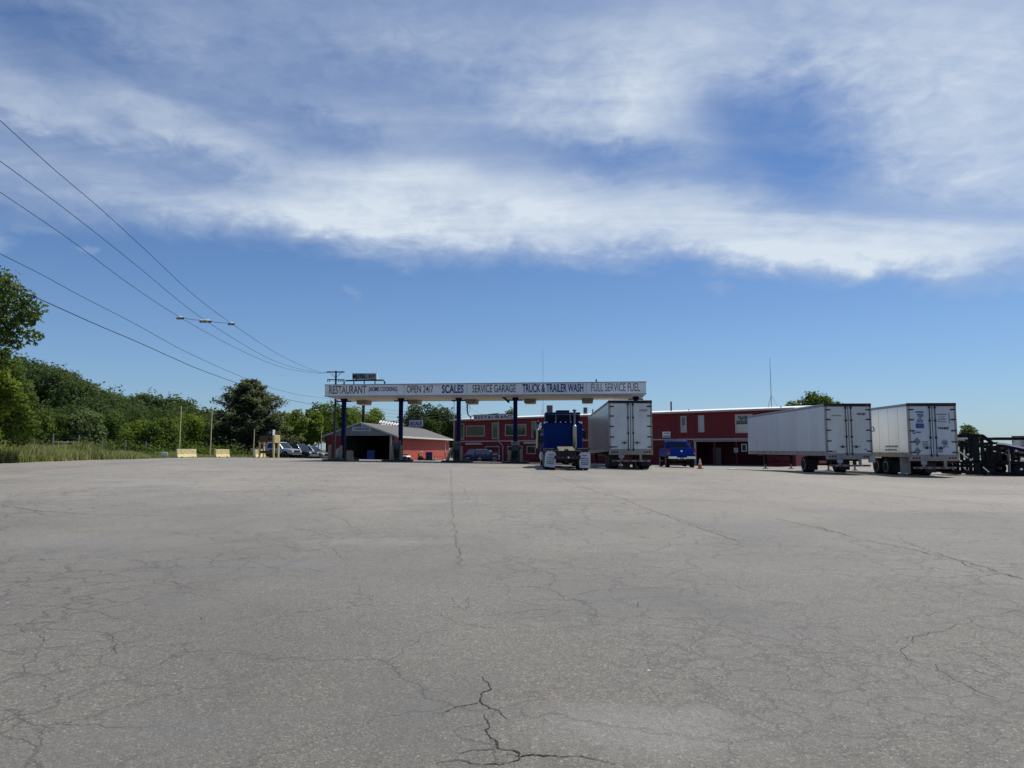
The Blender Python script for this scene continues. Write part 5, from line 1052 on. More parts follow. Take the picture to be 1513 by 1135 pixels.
def trailer(label, X, Yd, u, tilt, L_=16.15, side=None, doors=None, zf=1.18, H=4.11, wheels=(1.3, 2.55), gear=True, hinge_mat=STEEL_DARK, top=STEEL_DARK, number=None, frame=GREY_FRAME, z=None):
    """box trailer, rear face at local y = 0, nose at y = L_"""
    z = gz(X, Yd) if z is None else z
    t = thing('box_trailer', label, 'trailer', (X, Yd, z), 0); t.rotation_euler = (R(tilt), 0, yaw(u)); w2 = 1.30
    MB().box(-w2 + .012, w2 - .012, .10, L_ - .012, zf, H - .02).build('body', M('trailer_core', (.5, .5, .5), .5, 0, .06, 2), t)
    for s in (-1, 1):
        MB().box(min(s * (w2 - .011), s * w2), max(s * (w2 - .011), s * w2), .10, L_ - .03, zf + .16, H - .13).build('side_panel', side or TRAILER_SIDE, t)
        rl = MB().box(min(s * (w2 - .02), s * (w2 + .018)), max(s * (w2 - .02), s * (w2 + .018)), .10, L_, zf - .10, zf + .155)
        rl.build('bottom_rail', frame, t); MB().box(min(s * (w2 - .02), s * (w2 + .014)), max(s * (w2 - .02), s * (w2 + .014)), .10, L_, H - .128, H).build('top_rail', M('top_rail_grey', (.25, .26, .27), .5, .3, .12, 3), t)
        mk = MB()
        for i in range(12): y = .7 + i * (L_ - 1.2) / 11; mk.box(min(s * (w2 + .019), s * (w2 + .026)), max(s * (w2 + .019), s * (w2 + .026)), y, y + .30, zf + .10, zf + .145)
        mk.build('reflective_strip', M('reflective_strip', (.22, .05, .05), .4, 0, .3, 1), t)
    MB().box(-w2 + .03, w2 - .03, L_ - .01, L_ + .02, zf, H - .05).build('nose_panel', side or TRAILER_SIDE, t)
    MB().box(-w2 - .01, w2 + .01, .10, L_ + .03, H + .001, H + .03).build('roof', ALU, t)
    # rear frame
    MB().box(-w2 - .02, -w2 + .09, -.02, .12, zf - .16, H).build('corner_post', frame, t); MB().box(w2 - .09, w2 + .02, -.02, .12, zf - .16, H).build('corner_post', frame, t)
    MB().box(-w2 - .025, w2 + .025, -.04, .14, H - .13, H + .04).build('rear_header', top, t); MB().box(-w2 - .02, w2 + .02, -.05, .12, zf - .30, zf + .02).build('rear_sill', frame, t)
    dm = doors or TRAILER_W
    for s in (-1, 1):
        x0, x1 = sorted((s * .012, s * (w2 - .092))); d = MB().box(x0, x1, .0, .07, zf + .03, H - .14).build('door', dm, t, bevel=.008)
        for q in (.05, .27, .50, .73, .94): zq = zf + .03 + q * (H - .2 - zf); a, b_ = sorted((s * (w2 - .30), s * (w2 - .02))); MB().box(a, b_, -.028, -.001, zq - .035, zq + .035).build('hinge', hinge_mat, d, bevel=.006)
        xb = s * .15; MB().cyl((xb, -.05, zf - .08), (xb, -.05, H - .10), .022, n=10).build('locking_bar', hinge_mat, d)
        cm = MB()
        for zq in (zf + .0, zf + 1.0, zf + 1.95, H - .22): cm.box(xb - .05, xb + .05, -.078, -.001, zq - .05, zq + .05)
        cm.build('bar_bracket', hinge_mat, d)
        MB().bar((xb, -.085, zf + .42), (xb + s * .42, -.085, zf + .42), .03).box(min(xb + s * .20, xb + s * .28), max(xb + s * .20, xb + s * .28), -.10, -.001, zf + .36, zf + .48).build('door_handle', hinge_mat, d)
    MB().cyl((0, -.012, zf + .02), (0, -.012, H - .14), .012, n=8).build('door_seal', BLACK, t)
    # lamps
    for s in (-1, 1):
        for i in range(3): x = s * (w2 - .16 - .16 * i); MB().lathe([(.06, 0), (.055, -.02), (.02, -.03)], (x, -.051, zf - .14), 'y', 14).build('tail_light', RED_LAMP, t)
        MB().box(s * (w2 - .2) - .1, s * (w2 - .2) + .1, -.046, -.041, H - .11, H - .06).build('marker_light', RED_LAMP, t)
    # underride guard
    g = MB().box(-1.15, 1.15, -.06, .04, .46, .57).build('underride_guard', frame, t, bevel=.01)
    for s in (-1, 1): MB().box(s * .58 - .07, s * .58 + .07, -.05, .05, .575, zf - .302).build('guard_post', frame, g)
    st = MB()
    for i in range(5): st.box(-1.1 + i * .46, -1.1 + i * .46 + .24, -.066, -.0605, .48, .55)
    st.build('red_stripe', RED_LAMP, g)
    MB().box(-.75, -.42, -.058, -.052, zf - .50, zf - .31).build('number_plate', M('plate', (.34, .36, .40), .4, 0, .1, 6), t)
    # running gear
    for s in (-1, 1): MB().box(s * .50 - .06, s * .50 + .06, .12, 5.2, zf - .42, zf - .101).build('slider_rail', STEEL_DARK, t)
    MB().box(-.6, .6, L_ - 5, L_ - .4, zf - .22, zf - .101).build('coupler_plate', STEEL_DARK, t)
    cross = MB()
    for i in range(22): y = 5.4 + i * .48; cross.box(-w2 + .05, w2 - .05, y, y + .06, zf - .12, zf - .0005)
    cross.build('cross_members', STEEL_DARK, t)
    for y in wheels:
        MB().cyl((-1.1, y, .51), (1.1, y, .51), .07).build('axle', STEEL_DARK, t)
        for s in (-1, 1):
            wheel(t, s * 1.13, y, .51, .27); wheel(t, s * .82, y, .51, .27)
        MB().box(-.60, -.40, y - .3, y + .3, .60, zf - .43).box(.40, .60, y - .3, y + .3, .60, zf - .43).build('suspension', STEEL_DARK, t)
    for s in (-1, 1): MB().box(s * .98 - .30, s * .98 + .30, wheels[0] - .78, wheels[0] - .765, .18, zf - .301).build('mudflap', BLACK, t)
    if gear:
        gl = MB().bar((-.95, L_ - 3.2, .55), (.95, L_ - 3.2, .55), .05).bar((-.9, L_ - 3.15, .9), (.2, L_ - 3.15, .5), .05).build('gear_brace', STEEL_DARK, t)
        for s in (-1, 1):
            l = MB().box(s * .95 - .10, s * .95 + .10, L_ - 3.30, L_ - 3.10, .35, zf - .11).build('landing_leg', STEEL_DARK, t); MB().box(s * .95 - .05, s * .95 + .05, L_ - 3.25, L_ - 3.15, .05, .349).build('inner_leg', GALV, l); MB().box(s * .95 - .16, s * .95 + .16, L_ - 3.33, L_ - 3.07, .0, .049).build('foot', STEEL_DARK, l)
    return t
# trailer under the canopy (rear face 900-963 px)
D1 = 43.7; X1 = (931.5 - CX) / FPX * D1
t1 = trailer('tall white trailer parked under the canopy beside the blue truck', X1, D1, .027, -.85, side=TRAILER_ALU, gear=True, H=4.15, frame=M('rusty_rear_frame', (.36, .33, .26), .6, 0, .15, 3, (.17, .10, .06), .8, (2, 2, 2)), doors=M('grey_white_door', (.68, .69, .67), .45, 0, .05, 1, (.36, .35, .32), .35, (.6, .6, .4)))
lettering('V9203', (.52, -.004, 3.50), .52, .14, '-y', M('pale_number', (.16, .17, .20), .6, 0, .2, 4), t1)
MB().box(-1.02, -.80, -.006, -.001, 1.32, 1.40).build('blue_decal', M('decal_blue', (.10, .16, .35), .5, 0, .2, 6), t1)
p = None
# trailer standing on its gear
D2 = 41.8; X2 = (1253 - CX) / FPX * D2
t2 = trailer('white trailer standing alone on its landing gear right of the traffic cone', X2, D2, .043, .0, L_=16.0, wheels=(3.9,), zf=1.18, H=4.08)
lettering('495283', (.50, -.004, 3.44), .50, .13, '-y', LETTER_BLACK, t2); scribble(1, (-.95, -.004, 3.36), .55, .10, '-y', LETTER_GREY, t2, seed=8)
scribble(2, (-1.12, -.004, 1.26), .42, .12, '-y', LETTER_GREY, t2, seed=9); MB().box(.86, .98, -.004, -.001, 1.40, 1.50).build('grey_decal', LETTER_GREY, t2)
MB().box(1.02, 1.30, -.30, -.06, .70, 1.05).build('hanging_box', M('box_grey', (.40, .41, .42), .5, .2, .1, 4), t2); MB().bar((1.32, -.02, .55), (1.32, -.02, 1.0), .06).build('red_hose_rail', REDMETAL, t2)
# third trailer with placards
D3 = 40.3; X3 = (1377 - CX) / FPX * D3
t3 = trailer('white trailer with grey diamond placards and blue notices on its doors', X3, D3, .055, .0, side=TRAILER_BRIGHT, wheels=(3.1, 4.35), zf=1.20, H=4.10, frame=M('tan_rear_frame', (.34, .31, .27), .6, 0, .12, 3, (.17, .12, .09), .6), doors=M('bluish_white_door', (.58, .62, .66), .45, 0, .05, 1.5, (.38, .38, .38), .35, (.7, .7, .4)))
DBLUE = M('dark_blue_print', (.03, .05, .20), .5, 0, .15, 5); DGREY = M('placard_grey', (.20, .20, .20), .5, 0, .1, 5)
lettering('THANK', (-.90, -.004, 3.58), .46, .10, '-y', DBLUE, t3); lettering('YOU', (-.82, -.004, 3.36), .34, .17, '-y', DBLUE, t3); lettering('FOR', (-.74, -.004, 3.25), .17, .08, '-y', DBLUE, t3); scribble(2, (-.86, -.004, 3.03), .38, .19, '-y', DBLUE, t3, seed=11)
pn = MB().box(-.92, -.45, -.003, -.0005, 2.72, 3.0).build('blue_notice', M('notice_blue', (.10, .15, .36), .5, 0, .15, 6), t3); scribble(3, (-.90, -.0035, 2.75), .42, .22, '-y', DBLUE, pn, seed=12)
lettering('C', (-1.10, -.004, 2.40), .16, .20, '-y', LETTER_BLUE, t3); MB().box(-.92, -.63, -.006, -.001, 2.47, 2.53).build('blue_bar_mark', LETTER_BLUE, t3)
for zc in (1.98, 1.44): MB().prism([(-.88, zc - .23), (-.68, zc), (-.88, zc + .23), (-1.08, zc)], 'y', -.012, -.001).build('placard', DGREY, t3)
scribble(4, (-.62, -.004, 1.68), .36, .34, '-y', LETTER_GREY, t3, seed=13)
for zq, m_, s_ in ((3.46, LETTER_BLACK, 14), (3.20, LETTER_BLACK, 15)): scribble(1, (.26, -.004, zq), .56, .08, '-y', m_, t3, seed=s_, fill=.5)
scribble(1, (.34, -.004, 3.33), .40, .06, '-y', LETTER_GREY, t3, seed=16); scribble(1, (.28, -.004, 3.06), .50, .07, '-y', LETTER_GREY, t3, seed=17)
lettering('YANKE', (.26, -.004, 2.66), .62, .13, '-y', LETTER_BLACK, t3)
MB().box(.90, .96, -.004, -.001, 3.0, 3.6).build('vertical_lettering', LETTER_GREY, t3); MB().lathe([(.19, 0), (.19, -.006), (.15, -.006), (.15, 0)], (.62, -.001, 1.90), 'y', 24).build('round_emblem', M('emblem_grey', (.34, .37, .42), .5, 0, .1, 5), t3); scribble(1, (.50, -.004, 1.64), .36, .08, '-y', LETTER_GREY, t3, seed=18)
MB().box(.24, .50, -.005, -.001, 1.36, 1.60).build('blue_grey_panel', M('panel_blue_grey', (.22, .29, .36), .5, 0, .1, 5), t3)
lettering('CA', (-1.301, 4.80, 2.62), .55, .36, '-x', M('dark_grey_letters', (.07, .085, .10), .5, 0, .1, 5), t3); scribble(2, (-1.301, 3.05, 1.42), 1.75, .40, '-x', LETTER_GREY, t3, seed=19, fill=.55)
MB().box(-1.29, -.72, 1.20, 1.23, .16, 1.08).build('side_flap', M('grey_flap', (.36, .35, .33), .6, 0, .12, 3), t3)
# a far grey trailer behind the car carrier
tf = trailer('grey trailer in the distance behind the car carrier', 78, 110.0, .9, 0, L_=13, gear=True, H=3.7)

# ---------------------------------------------------------------- blue tractor unit, seen from behind
TD = 39.2; TX = 3.02; tz = gz(TX, TD)
t = thing('semi_truck', 'blue semi tractor without trailer, white mudflaps towards the camera', 'truck', (TX, TD, tz), yaw(.0))
for s in (-1, 1): MB().box(s * .43 - .045, s * .43 + .045, .05, 8.3, .72, 1.02).build('frame_rail', STEEL_DARK, t)
cm = MB()
for y in (.10, 1.6, 3.0, 4.6): cm.box(-.384, .384, y, y + .1, .74, 1.0)
cm.build('cross_members', STEEL_DARK, t)
def rr_box(x0, x1, y0, y1, z0, z1): return MB().box(x0, x1, y0, y1, z0, z1)
rr_box(-1.16, 1.16, 3.25, 5.30, 1.10, 2.74).build('sleeper', TRUCK_BLUE, t, bevel=.14, smooth=True, seg=4)
MB().prism([(3.35, 2.745), (5.2, 2.745), (5.95, 2.745), (5.2, 3.40), (3.6, 3.34), (3.35, 3.18)], 'x', -1.02, 1.02).build('high_roof', M('roof_deep_blue', (.003, .006, .026), .5, 0, .1, 2, spec=.1), t, bevel=.08, smooth=True, seg=3)
MB().box(-1.03, 1.03, 3.22, 3.36, 3.20, 3.32).build('roof_lip', TRUCK_BLUE, t, bevel=.03)
MB().box(-.35, .45, 4.0, 4.8, 3.38, 3.49).build('roof_hatch', BLACK, t, bevel=.03)
MB().box(-1.05, 1.05, 5.301, 6.55, 1.10, 2.50).build('cab', TRUCK_BLUE, t, bevel=.10, smooth=True, seg=3)
MB().box(-.92, .92, 6.551, 6.57, 1.8, 2.4).build('windshield', GLASS_DARK, t)
for s in (-1, 1): MB().box(min(s * 1.051, s * 1.06), max(s * 1.051, s * 1.06), 5.55, 6.4, 1.75, 2.3).build('side_window', GLASS_DARK, t)
MB().prism([(6.56, 1.15), (8.5, 1.15), (8.6, 1.3), (8.55, 1.75), (6.56, 1.95)], 'x', -.72, .72).build('hood', TRUCK_BLUE, t, bevel=.08, smooth=True)
for s in (-1, 1): MB().prism([(6.9, .75), (7.05, 1.15), (7.6, 1.28), (8.15, 1.15), (8.4, .75), (8.15, .75), (7.95, 1.0), (7.6, 1.1), (7.25, 1.0), (7.15, .75)], 'x', min(s * .73, s * 1.18), max(s * .73, s * 1.18)).build('front_fender', TRUCK_BLUE, t, bevel=.03)
MB().box(-1.15, 1.15, 8.62, 8.78, .45, .82).build('front_bumper', CHROME, t, bevel=.04); MB().box(-.62, .62, 8.602, 8.62, .85, 1.7).build('grille', CHROME, t)
# marker lamps along the sleeper top and roof lip
for x in (-.95, -.45, -.15, .15, .45, .95): MB().ellipsoid((x, 3.27, 2.745), .05, .06, .035).build('marker_light', PORCELAIN, t)
for x in (-.42, .42): MB().cyl((x, 3.24, 2.7), (x, 3.30, 3.22), .015, n=6).build('grab_wire', GALV, t)
for s in (-1, 1): MB().ellipsoid((s * 1.06, 3.32, 2.70), .09, .12, .07).build('corner_lamp', CHROME, t)
# stacks
def stack(x, y, zb_, zmid, ztop, rm, rs):
    o = MB().lathe([(rm * .7, 0), (rm, .06), (rm, zmid - zb_ - .08), (rs, zmid - zb_)], (x, y, zb_), 'z', 18).build('exhaust_stack', M('dull_chrome', (.36, .37, .31), .3, .8, .1, 2), t, smooth=True)
    MB().cyl((x, y, zmid), (x, y, ztop - .16), rs, n=14).build('pipe', M('dark_chrome', (.15, .16, .18), .3, .8, .2, 3), o, smooth=True); MB().lathe([(rs * .9, -.16), (rs * .9, -.07), (rs * 1.9, -.08), (rs * 1.8, -.02), (rs * .8, .03)], (x, y, ztop), 'z', 14).build('rain_cap', STEEL_DARK, o)
    MB().bar((x, y + .05, zb_ + .9), (x * .85, y + .3, zb_ + .9), .05).build('bracket', STEEL_DARK, o)
stack(.66, 3.02, 1.10, 2.58, 3.46, .135, .065); stack(-1.42, 5.1, 1.2, 2.4, 2.85, .13, .06)
# left side clutter: mirrors, air cleaner, tank, steps
for s in (-1, 1):
    mr = MB().box(s * 1.55 - .11, s * 1.55 + .11, 6.20, 6.30, 1.8, 2.35).build('mirror', STEEL_DARK, t, bevel=.03); MB().bar((s * 1.06, 6.3, 2.3), (s * 1.5, 6.26, 2.38), .03).bar((s * 1.06, 6.3, 1.75), (s * 1.5, 6.26, 1.78), .03).build('mirror_arm', CHROME, mr)
    MB().lathe([(.10, 0), (.17, .05), (.17, .75), (.10, .80)], (s * 1.22, 6.75, 1.35), 'z', 16).build('air_cleaner', CHROME, t, smooth=True)
    tk = MB().cyl((s * 1.0, 3.9, .74), (s * 1.0, 5.9, .74), .32, n=22).build('fuel_tank', ALU, t, smooth=True)
    for y in (4.2, 5.5): MB().lathe([(.33, -.03), (.335, 0), (.33, .03)], (s * 1.0, y, .74), 'y', 22).build('tank_strap', CHROME, tk)
    MB().box(s * 1.02 - .2, s * 1.02 + .2, 5.95, 6.5, .42, .95).build('step_box', CHROME, t, bevel=.02)
MB().box(-1.30, -1.17, 3.4, 5.1, 1.0, 1.25).build('side_fairing', TRUCK_BLUE, t, bevel=.03)
MB().box(-1.48, -1.20, 3.62, 3.9, 1.5, 1.95).build('side_box', STEEL_DARK, t, bevel=.03); MB().ellipsoid((-1.30, 3.5, 2.5), .14, .18, .22).build('chrome_horn', CHROME, t)
# fifth wheel and rear end
fw = MB().prism([(-.50, .62), (-.18, .55), (-.18, 1.25), (-.50, 1.15), (-.62, .9)], 'z', 0, .06)
fw = MB(); fw.hexa([(-.48, .95, 1.10), (.48, .95, 1.10), (.44, 2.1, 1.22), (-.44, 2.1, 1.22)], [(-.48, .95, 1.16), (.48, .95, 1.16), (.44, 2.1, 1.30), (-.44, 2.1, 1.30)]); fw.build('fifth_wheel', FIFTH, t, bevel=.02)
MB().hexa([(-.46, .60, 1.02), (-.12, .70, 1.02), (-.12, .94, 1.10), (-.46, .94, 1.10)], [(-.46, .60, 1.07), (-.12, .70, 1.07), (-.12, .94, 1.16), (-.46, .94, 1.16)]).hexa([(.12, .70, 1.02), (.46, .60, 1.02), (.46, .94, 1.10), (.12, .94, 1.10)], [(.12, .70, 1.07), (.46, .60, 1.07), (.46, .94, 1.16), (.12, .94, 1.16)]).build('guide_ramps', FIFTH, t)
MB().box(-.70, .70, .0, .12, .60, .80).build('rear_crossbar', STEEL_DARK, t)
for x in (-.5, -.28, .28, .5): MB().lathe([(.055, 0), (.05, -.02), (.02, -.03)], (x, -.001, .70), 'y', 12).build('tail_light', RED_LAMP, t)
MB().lathe([(.05, 0), (.05, -.05), (.02, -.06)], (.05, -.001, .70), 'y', 12).build('tow_lamp', WHITE, t)
MB().tube([(.55, 2.6, 1.15), (.62, 2.2, 1.35), (.60, 1.7, 1.05), (.70, 1.2, .9)], .03, 6).build('air_hose', BLACK, t)
for y in (1.0, 2.3):
    MB().cyl((-1.1, y, .52), (1.1, y, .52), .09).ellipsoid((0, y, .52), .26, .24, .24).build('drive_axle', STEEL_DARK, t)
    for s in (-1, 1): wheel(t, s * 1.10, y, .52, .27, RIM_GREY); wheel(t, s * .78, y, .52, .27, RIM_GREY)
for s in (-1, 1): wheel(t, s * 1.03, 7.65, .52, .28, CHROME)
for s in (-1, 1):
    hg = MB().bar((s * .45, .30, 1.14), (s * 1.28, .30, 1.16), .05); hg.build('flap_hanger', STEEL_DARK, t)
    MB().prism([(.35, 1.09), (1.6, 1.13), (2.9, 1.10), (2.95, 1.16), (1.6, 1.20), (.35, 1.16)], 'x', min(s * .66, s * 1.24), max(s * .66, s * 1.24)).build('quarter_fender', M('fender_dark', (.05, .05, .06), .4, .3, .2, 3), t, bevel=.015)
    x0, x1 = sorted((s * .66, s * 1.27)); xc = (x0 + x1) / 2
    poly = [(-.29, 0), (-.25, -.02), (.25, -.02), (.30, .02), (.31, .70), (.21, .84), (.12, .82), (.05, .86), (-.05, .82), (-.13, .86), (-.22, .82), (-.31, .72)]
    fl = MB().prism(poly, 'y', 0, .018).build('mudflap', FLAP, t); fl.location = (xc, .28, .14 if s > 0 else .19)
    fl.rotation_euler = (R(3) if s < 0 else 0, R(6) if s < 0 else 0, R(4) if s < 0 else 0)
    P_ = M('flap_print', (.10, .12, .17), .6, 0, .3, 8)
    scribble(1, (-.15, -.002, .63), .32, .075, '-y', P_, fl, seed=30); scribble(1, (-.03, -.002, .56), .07, .06, '-y', P_, fl, seed=31); scribble(1, (-.22, -.002, .45), .46, .085, '-y', P_, fl, seed=32); scribble(1, (-.23, -.002, .335), .48, .075, '-y', P_, fl, seed=33); scribble(2, (-.23, -.002, .13), .47, .18, '-y', P_, fl, seed=34)

# ---------------------------------------------------------------- cars and pickups
def sec(y, w_, z0, z1, wt=None):
    wt = wt or w_ * .96; h = z1 - z0
    return [(-w_ * .90, y, z0), (w_ * .90, y, z0), (w_ * .99, y, z0 + .10 * h), (w_, y, z0 + .45 * h), (w_ * .985, y, z0 + .72 * h), (wt, y, z1 - .04), (wt - .07, y, z1), (-wt + .07, y, z1), (-wt, y, z1 - .04), (-w_ * .985, y, z0 + .72 * h), (-w_, y, z0 + .45 * h), (-w_ * .99, y, z0 + .10 * h)]
def lerp3(a, b_, s): return tuple(a[i] + (b_[i] - a[i]) * s for i in range(3))
def frustum_cabin(t, name, paint, y0b, y1b, y0t, y1t, z0, z1, wb, wt, pillars, glass=GLASS_DARK):
    b4 = [(-wb, y0b, z0), (wb, y0b, z0), (wb, y1b, z0), (-wb, y1b, z0)]; t4 = [(-wt, y0t, z1), (wt, y0t, z1), (wt, y1t, z1), (-wt, y1t, z1)]
    c = MB().hexa(b4, t4).build(name, paint, t, bevel=.07, smooth=True, seg=3)
    def pane(A, B, C, D_, u0, u1, v0, v1, nm):   # A-B bottom edge, D-C top edge
        P = lambda u, v: Vector(lerp3(lerp3(A, B, u), lerp3(D_, C, u), v)); q = [P(u0, v0), P(u1, v0), P(u1, v1), P(u0, v1)]
        n = (q[1] - q[0]).cross(q[3] - q[0]).normalized(); MB().hexa([p - n * .01 for p in q], [p + n * .006 for p in q]).build(nm, glass, t)
    pane(b4[1], b4[0], t4[0], t4[1], .1, .9, .14, .84, 'rear_window') if False else pane(b4[0], b4[1], t4[1], t4[0], .09, .91, .12, .84, 'rear_window')
    pane(b4[2], b4[3], t4[3], t4[2], .07, .93, .06, .90, 'windshield')
    for u0, u1 in pillars: pane(b4[1], b4[2], t4[2], t4[1], u0, u1, .10, .84, 'side_window'); pane(b4[3], b4[0], t4[0], t4[3], 1 - u1, 1 - u0, .10, .84, 'side_window')
    return c
def car_common(t, w_, ys, r, rim, wd=.24, zl=.42):
    for y in ys:
        for s in (-1, 1):
            wheel(t, s * (w_ - wd / 2 + .015), y, r, wd, rim)
            MB().lathe([(r * 1.22, 0), (r * 1.22, .02), (r * 1.0, .022), (r * 1.0, 0)], (0, 0, 0), 'x', 24).build('wheel_arch', BLACK, t).location = (s * w_ - (.012 if s > 0 else .010), y, r + .02)
def lamp(t, x0, x1, y, z0, z1, m_, nm, dy=.03): MB().box(x0, x1, min(y, y + dy), max(y, y + dy), z0, z1).build(nm, m_, t, bevel=.01)
def pickup(label, X, Yd, hd, paint, L_=5.75, w_=.98, bed=2.0, zroof=1.90, dark_lower=False, bumper=CHROME, group=None, crew=True, z=None, lift=0):
    z = gz(X, Yd) if z is None else z
    t = thing('pickup_truck', label, 'pickup truck', (X, Yd, z), hd, group)
    zb_ = 1.16 + lift; l_ = lift
    MB().loft([sec(bed + .02, w_, .50 + l_, zb_), sec(L_ - 1.55, w_, .50 + l_, zb_ + .02), sec(L_ - 1.2, w_, .50 + l_, zb_ - .02), sec(L_ - .35, w_ * .97, .50 + l_, zb_ - .10), sec(L_ - .06, w_ * .88, .52 + l_, zb_ - .20)]).build('body', paint, t, smooth=True)
    for s in (-1, 1): MB().loft([[(s * a, y, c) for a, c in ((w_ - .10, .56 + l_), (w_ * .97, .56 + l_), (w_, .80 + l_), (w_ * .98, 1.06 + l_), (w_ - .03, zb_), (w_ - .10, zb_))] for y in (.06, bed)]).build('bed_side', paint, t, smooth=True)
    MB().box(-w_ + .10, w_ - .10, .12, bed, .56 + l_, .66 + l_).build('bed_floor', BLACK, t); MB().box(-w_ + .10, w_ - .10, bed - .02, bed + .019, .66 + l_, zb_ - .02).build('bed_front', paint, t)
    g = MB().box(-w_ + .16, w_ - .16, .0, .07, .66 + l_, zb_ + .01).build('tailgate', paint, t, bevel=.025); MB().box(-.13, .13, -.012, -.001, zb_ - .16, zb_ - .08).build('handle', BLACK, g); MB().lathe([(.075, 0), (.07, -.012), (.02, -.016)], (0, -.001, .95 + l_), 'y', 16).build('round_badge', CHROME, g)
    MB().box(-w_ + .14, w_ - .14, .01, .05, .56 + l_, .655 + l_).build('valance', paint, t)
    for s in (-1, 1): a, c = sorted((s * (w_ - .155), s * (w_ - .005))); lamp(t, a, c, .045, .72 + l_, 1.10 + l_, RED_LAMP, 'tail_light', -.06); lamp(t, a + .02, c - .02, -.014, .74 + l_, .80 + l_, PORCELAIN, 'reverse_lamp', -.006)
    bm_ = MB()
    for s in (-1, 1): a, c = sorted((s * .34, s * (w_ - .01))); bm_.box(a, c, -.16, .0, .45 + l_ * .8, .64 + l_ * .8)
    bm_.box(-.339, .339, -.13, -.001, .43 + l_ * .8, .56 + l_ * .8); bm_.build('rear_bumper', bumper, t, bevel=.03); MB().box(-.16, .16, -.145, -.131, .45 + l_ * .8, .55 + l_ * .8).build('number_plate', M('plate', (.34, .36, .40), .4, 0, .1, 6), t)
    yc0, yc1 = bed + .03, L_ - 1.25
    frustum_cabin(t, 'cab', paint, yc0, yc1, yc0 + .22, yc1 - .85, zb_ - .05, zroof, w_ - .03, w_ - .24, ((.10, .46), (.50, .92)) if crew else ((.14, .90),))
    MB().box(-w_ * .8, w_ * .8, L_ - .08, L_ + .06, .46 + l_, .66 + l_).build('front_bumper', bumper, t, bevel=.04); MB().box(-.55, .55, L_ - .075, L_ - .03, .68 + l_, .92 + l_).build('grille', STEEL_DARK, t)
    for s in (-1, 1): a, c = sorted((s * .57, s * .84)); lamp(t, a, c, L_ - .07, .72 + l_, .92 + l_, PORCELAIN, 'headlight', .05)
    for s in (-1, 1): a, c = sorted((s * (w_ + .02), s * (w_ + .22))); o = MB().box(a, c, yc1 - .52, yc1 - .40, zb_ + .02, zb_ + .25).build('mirror', BLACK, t, bevel=.03); MB().bar((s * (w_ - .05), yc1 - .45, zb_ + .08), (s * (w_ + .05), yc1 - .45, zb_ + .10), .05).build('mirror_arm', BLACK, o)
    for s in (-1, 1): a, c = sorted((s * (w_ - .02), s * (w_ + .05))); MB().box(a, c, bed + .15, L_ - 1.6, .42, .50).build('running_board', STEEL_DARK, t)
    car_common(t, w_, (1.15, L_ - .98), .39 + l_ * .12, RIM_GREY, .27)
    MB().box(-w_ + .3, w_ - .3, .2, L_ - .4, .36 + l_ * .6, .499 + l_).build('chassis', STEEL_DARK, t); MB().cyl((-w_ + .1, 1.15, .39), (w_ - .1, 1.15, .39), .07).build('axle', STEEL_DARK, t); MB().cyl((.5, .4, .36), (.5, 1.0, .36), .16).build('spare_wheel', RUBBER, t)
    return t
PD = 51.5; pickup('bright blue pickup facing away, next to the traffic cone', (1006 - CX) / FPX * PD, PD, yaw(.085), BLUE_PAINT, zroof=1.96, lift=.24)
def suv(label, X, Yd, hd, paint, L_=4.9, w_=.95, zroof=1.80, group=None, rim=RIM_GREY, hood=1.45, name='parked_suv', cat='suv', back=.30, zb_=1.06, trim=STEEL_DARK, z=None, hoodz=.98):
    z = gz(X, Yd) if z is None else z
    t = thing(name, label, cat, (X, Yd, z), hd, group)
    MB().loft([sec(.02, w_ * .90, .46, zb_ - .06), sec(.22, w_ * .98, .40, zb_), sec(1.2, w_, .38, zb_), sec(L_ - hood, w_, .38, zb_), sec(L_ - hood + .3, w_, .38, zb_ - .02), sec(L_ - .5, w_ * .97, .38, hoodz), sec(L_ - .12, w_ * .90, .40, hoodz - .10), sec(L_, w_ * .78, .46, hoodz - .26)]).build('body', paint, t, smooth=True)
    frustum_cabin(t, 'cabin', paint, .12, L_ - hood + .25, .12 + back, L_ - hood - .58, zb_ - .04, zroof, w_ - .04, w_ - .22, ((.06, .33), (.36, .62), (.65, .93)))
    MB().box(-w_ * .85, w_ * .85, L_ - .10, L_ + .05, .42, .62).build('front_bumper', CHROME, t, bevel=.05); MB().box(-.45, .45, L_ - .05, L_ + .02, .66, .84).build('grille', trim, t, bevel=.02); MB().box(-w_ * .88, w_ * .88, -.06, .06, .46, .64).build('rear_bumper', trim, t, bevel=.04)
    for s in (-1, 1):
        a, c = sorted((s * .50, s * .80)); lamp(t, a, c, L_ - .09, .68, .86, PORCELAIN, 'headlight', .07); a, c = sorted((s * .66, s * .86)); lamp(t, a, c, .05, .78, 1.0, RED_LAMP, 'tail_light', -.05)
        a, c = sorted((s * (w_ - .01), s * (w_ + .18))); MB().box(a, c, L_ - hood - .25, L_ - hood - .13, zb_ + .0, zb_ + .17).build('mirror', paint, t, bevel=.03)
        MB().box(min(s * w_ * .97, s * (w_ + .012)), max(s * w_ * .97, s * (w_ + .012)), 1.1, L_ - 1.3, .60, .68).build('side_moulding', trim, t)
    MB().box(-.17, .17, -.072, -.061, .50, .60).build('number_plate', M('plate', (.34, .36, .40), .4, 0, .1, 6), t)
    car_common(t, w_, (.95, L_ - .92), .36, rim, .24)
    return t
def heading(dx, dy): return math.atan2(-dx, dy)
def nose_at(px, D, hd, L_, off=0):       # rear position of a vehicle whose nose is seen at a pixel column
    x = (px - CX) / FPX * D; return x + math.sin(hd) * L_, D - math.cos(hd) * L_
hd = heading(.93, -.36)
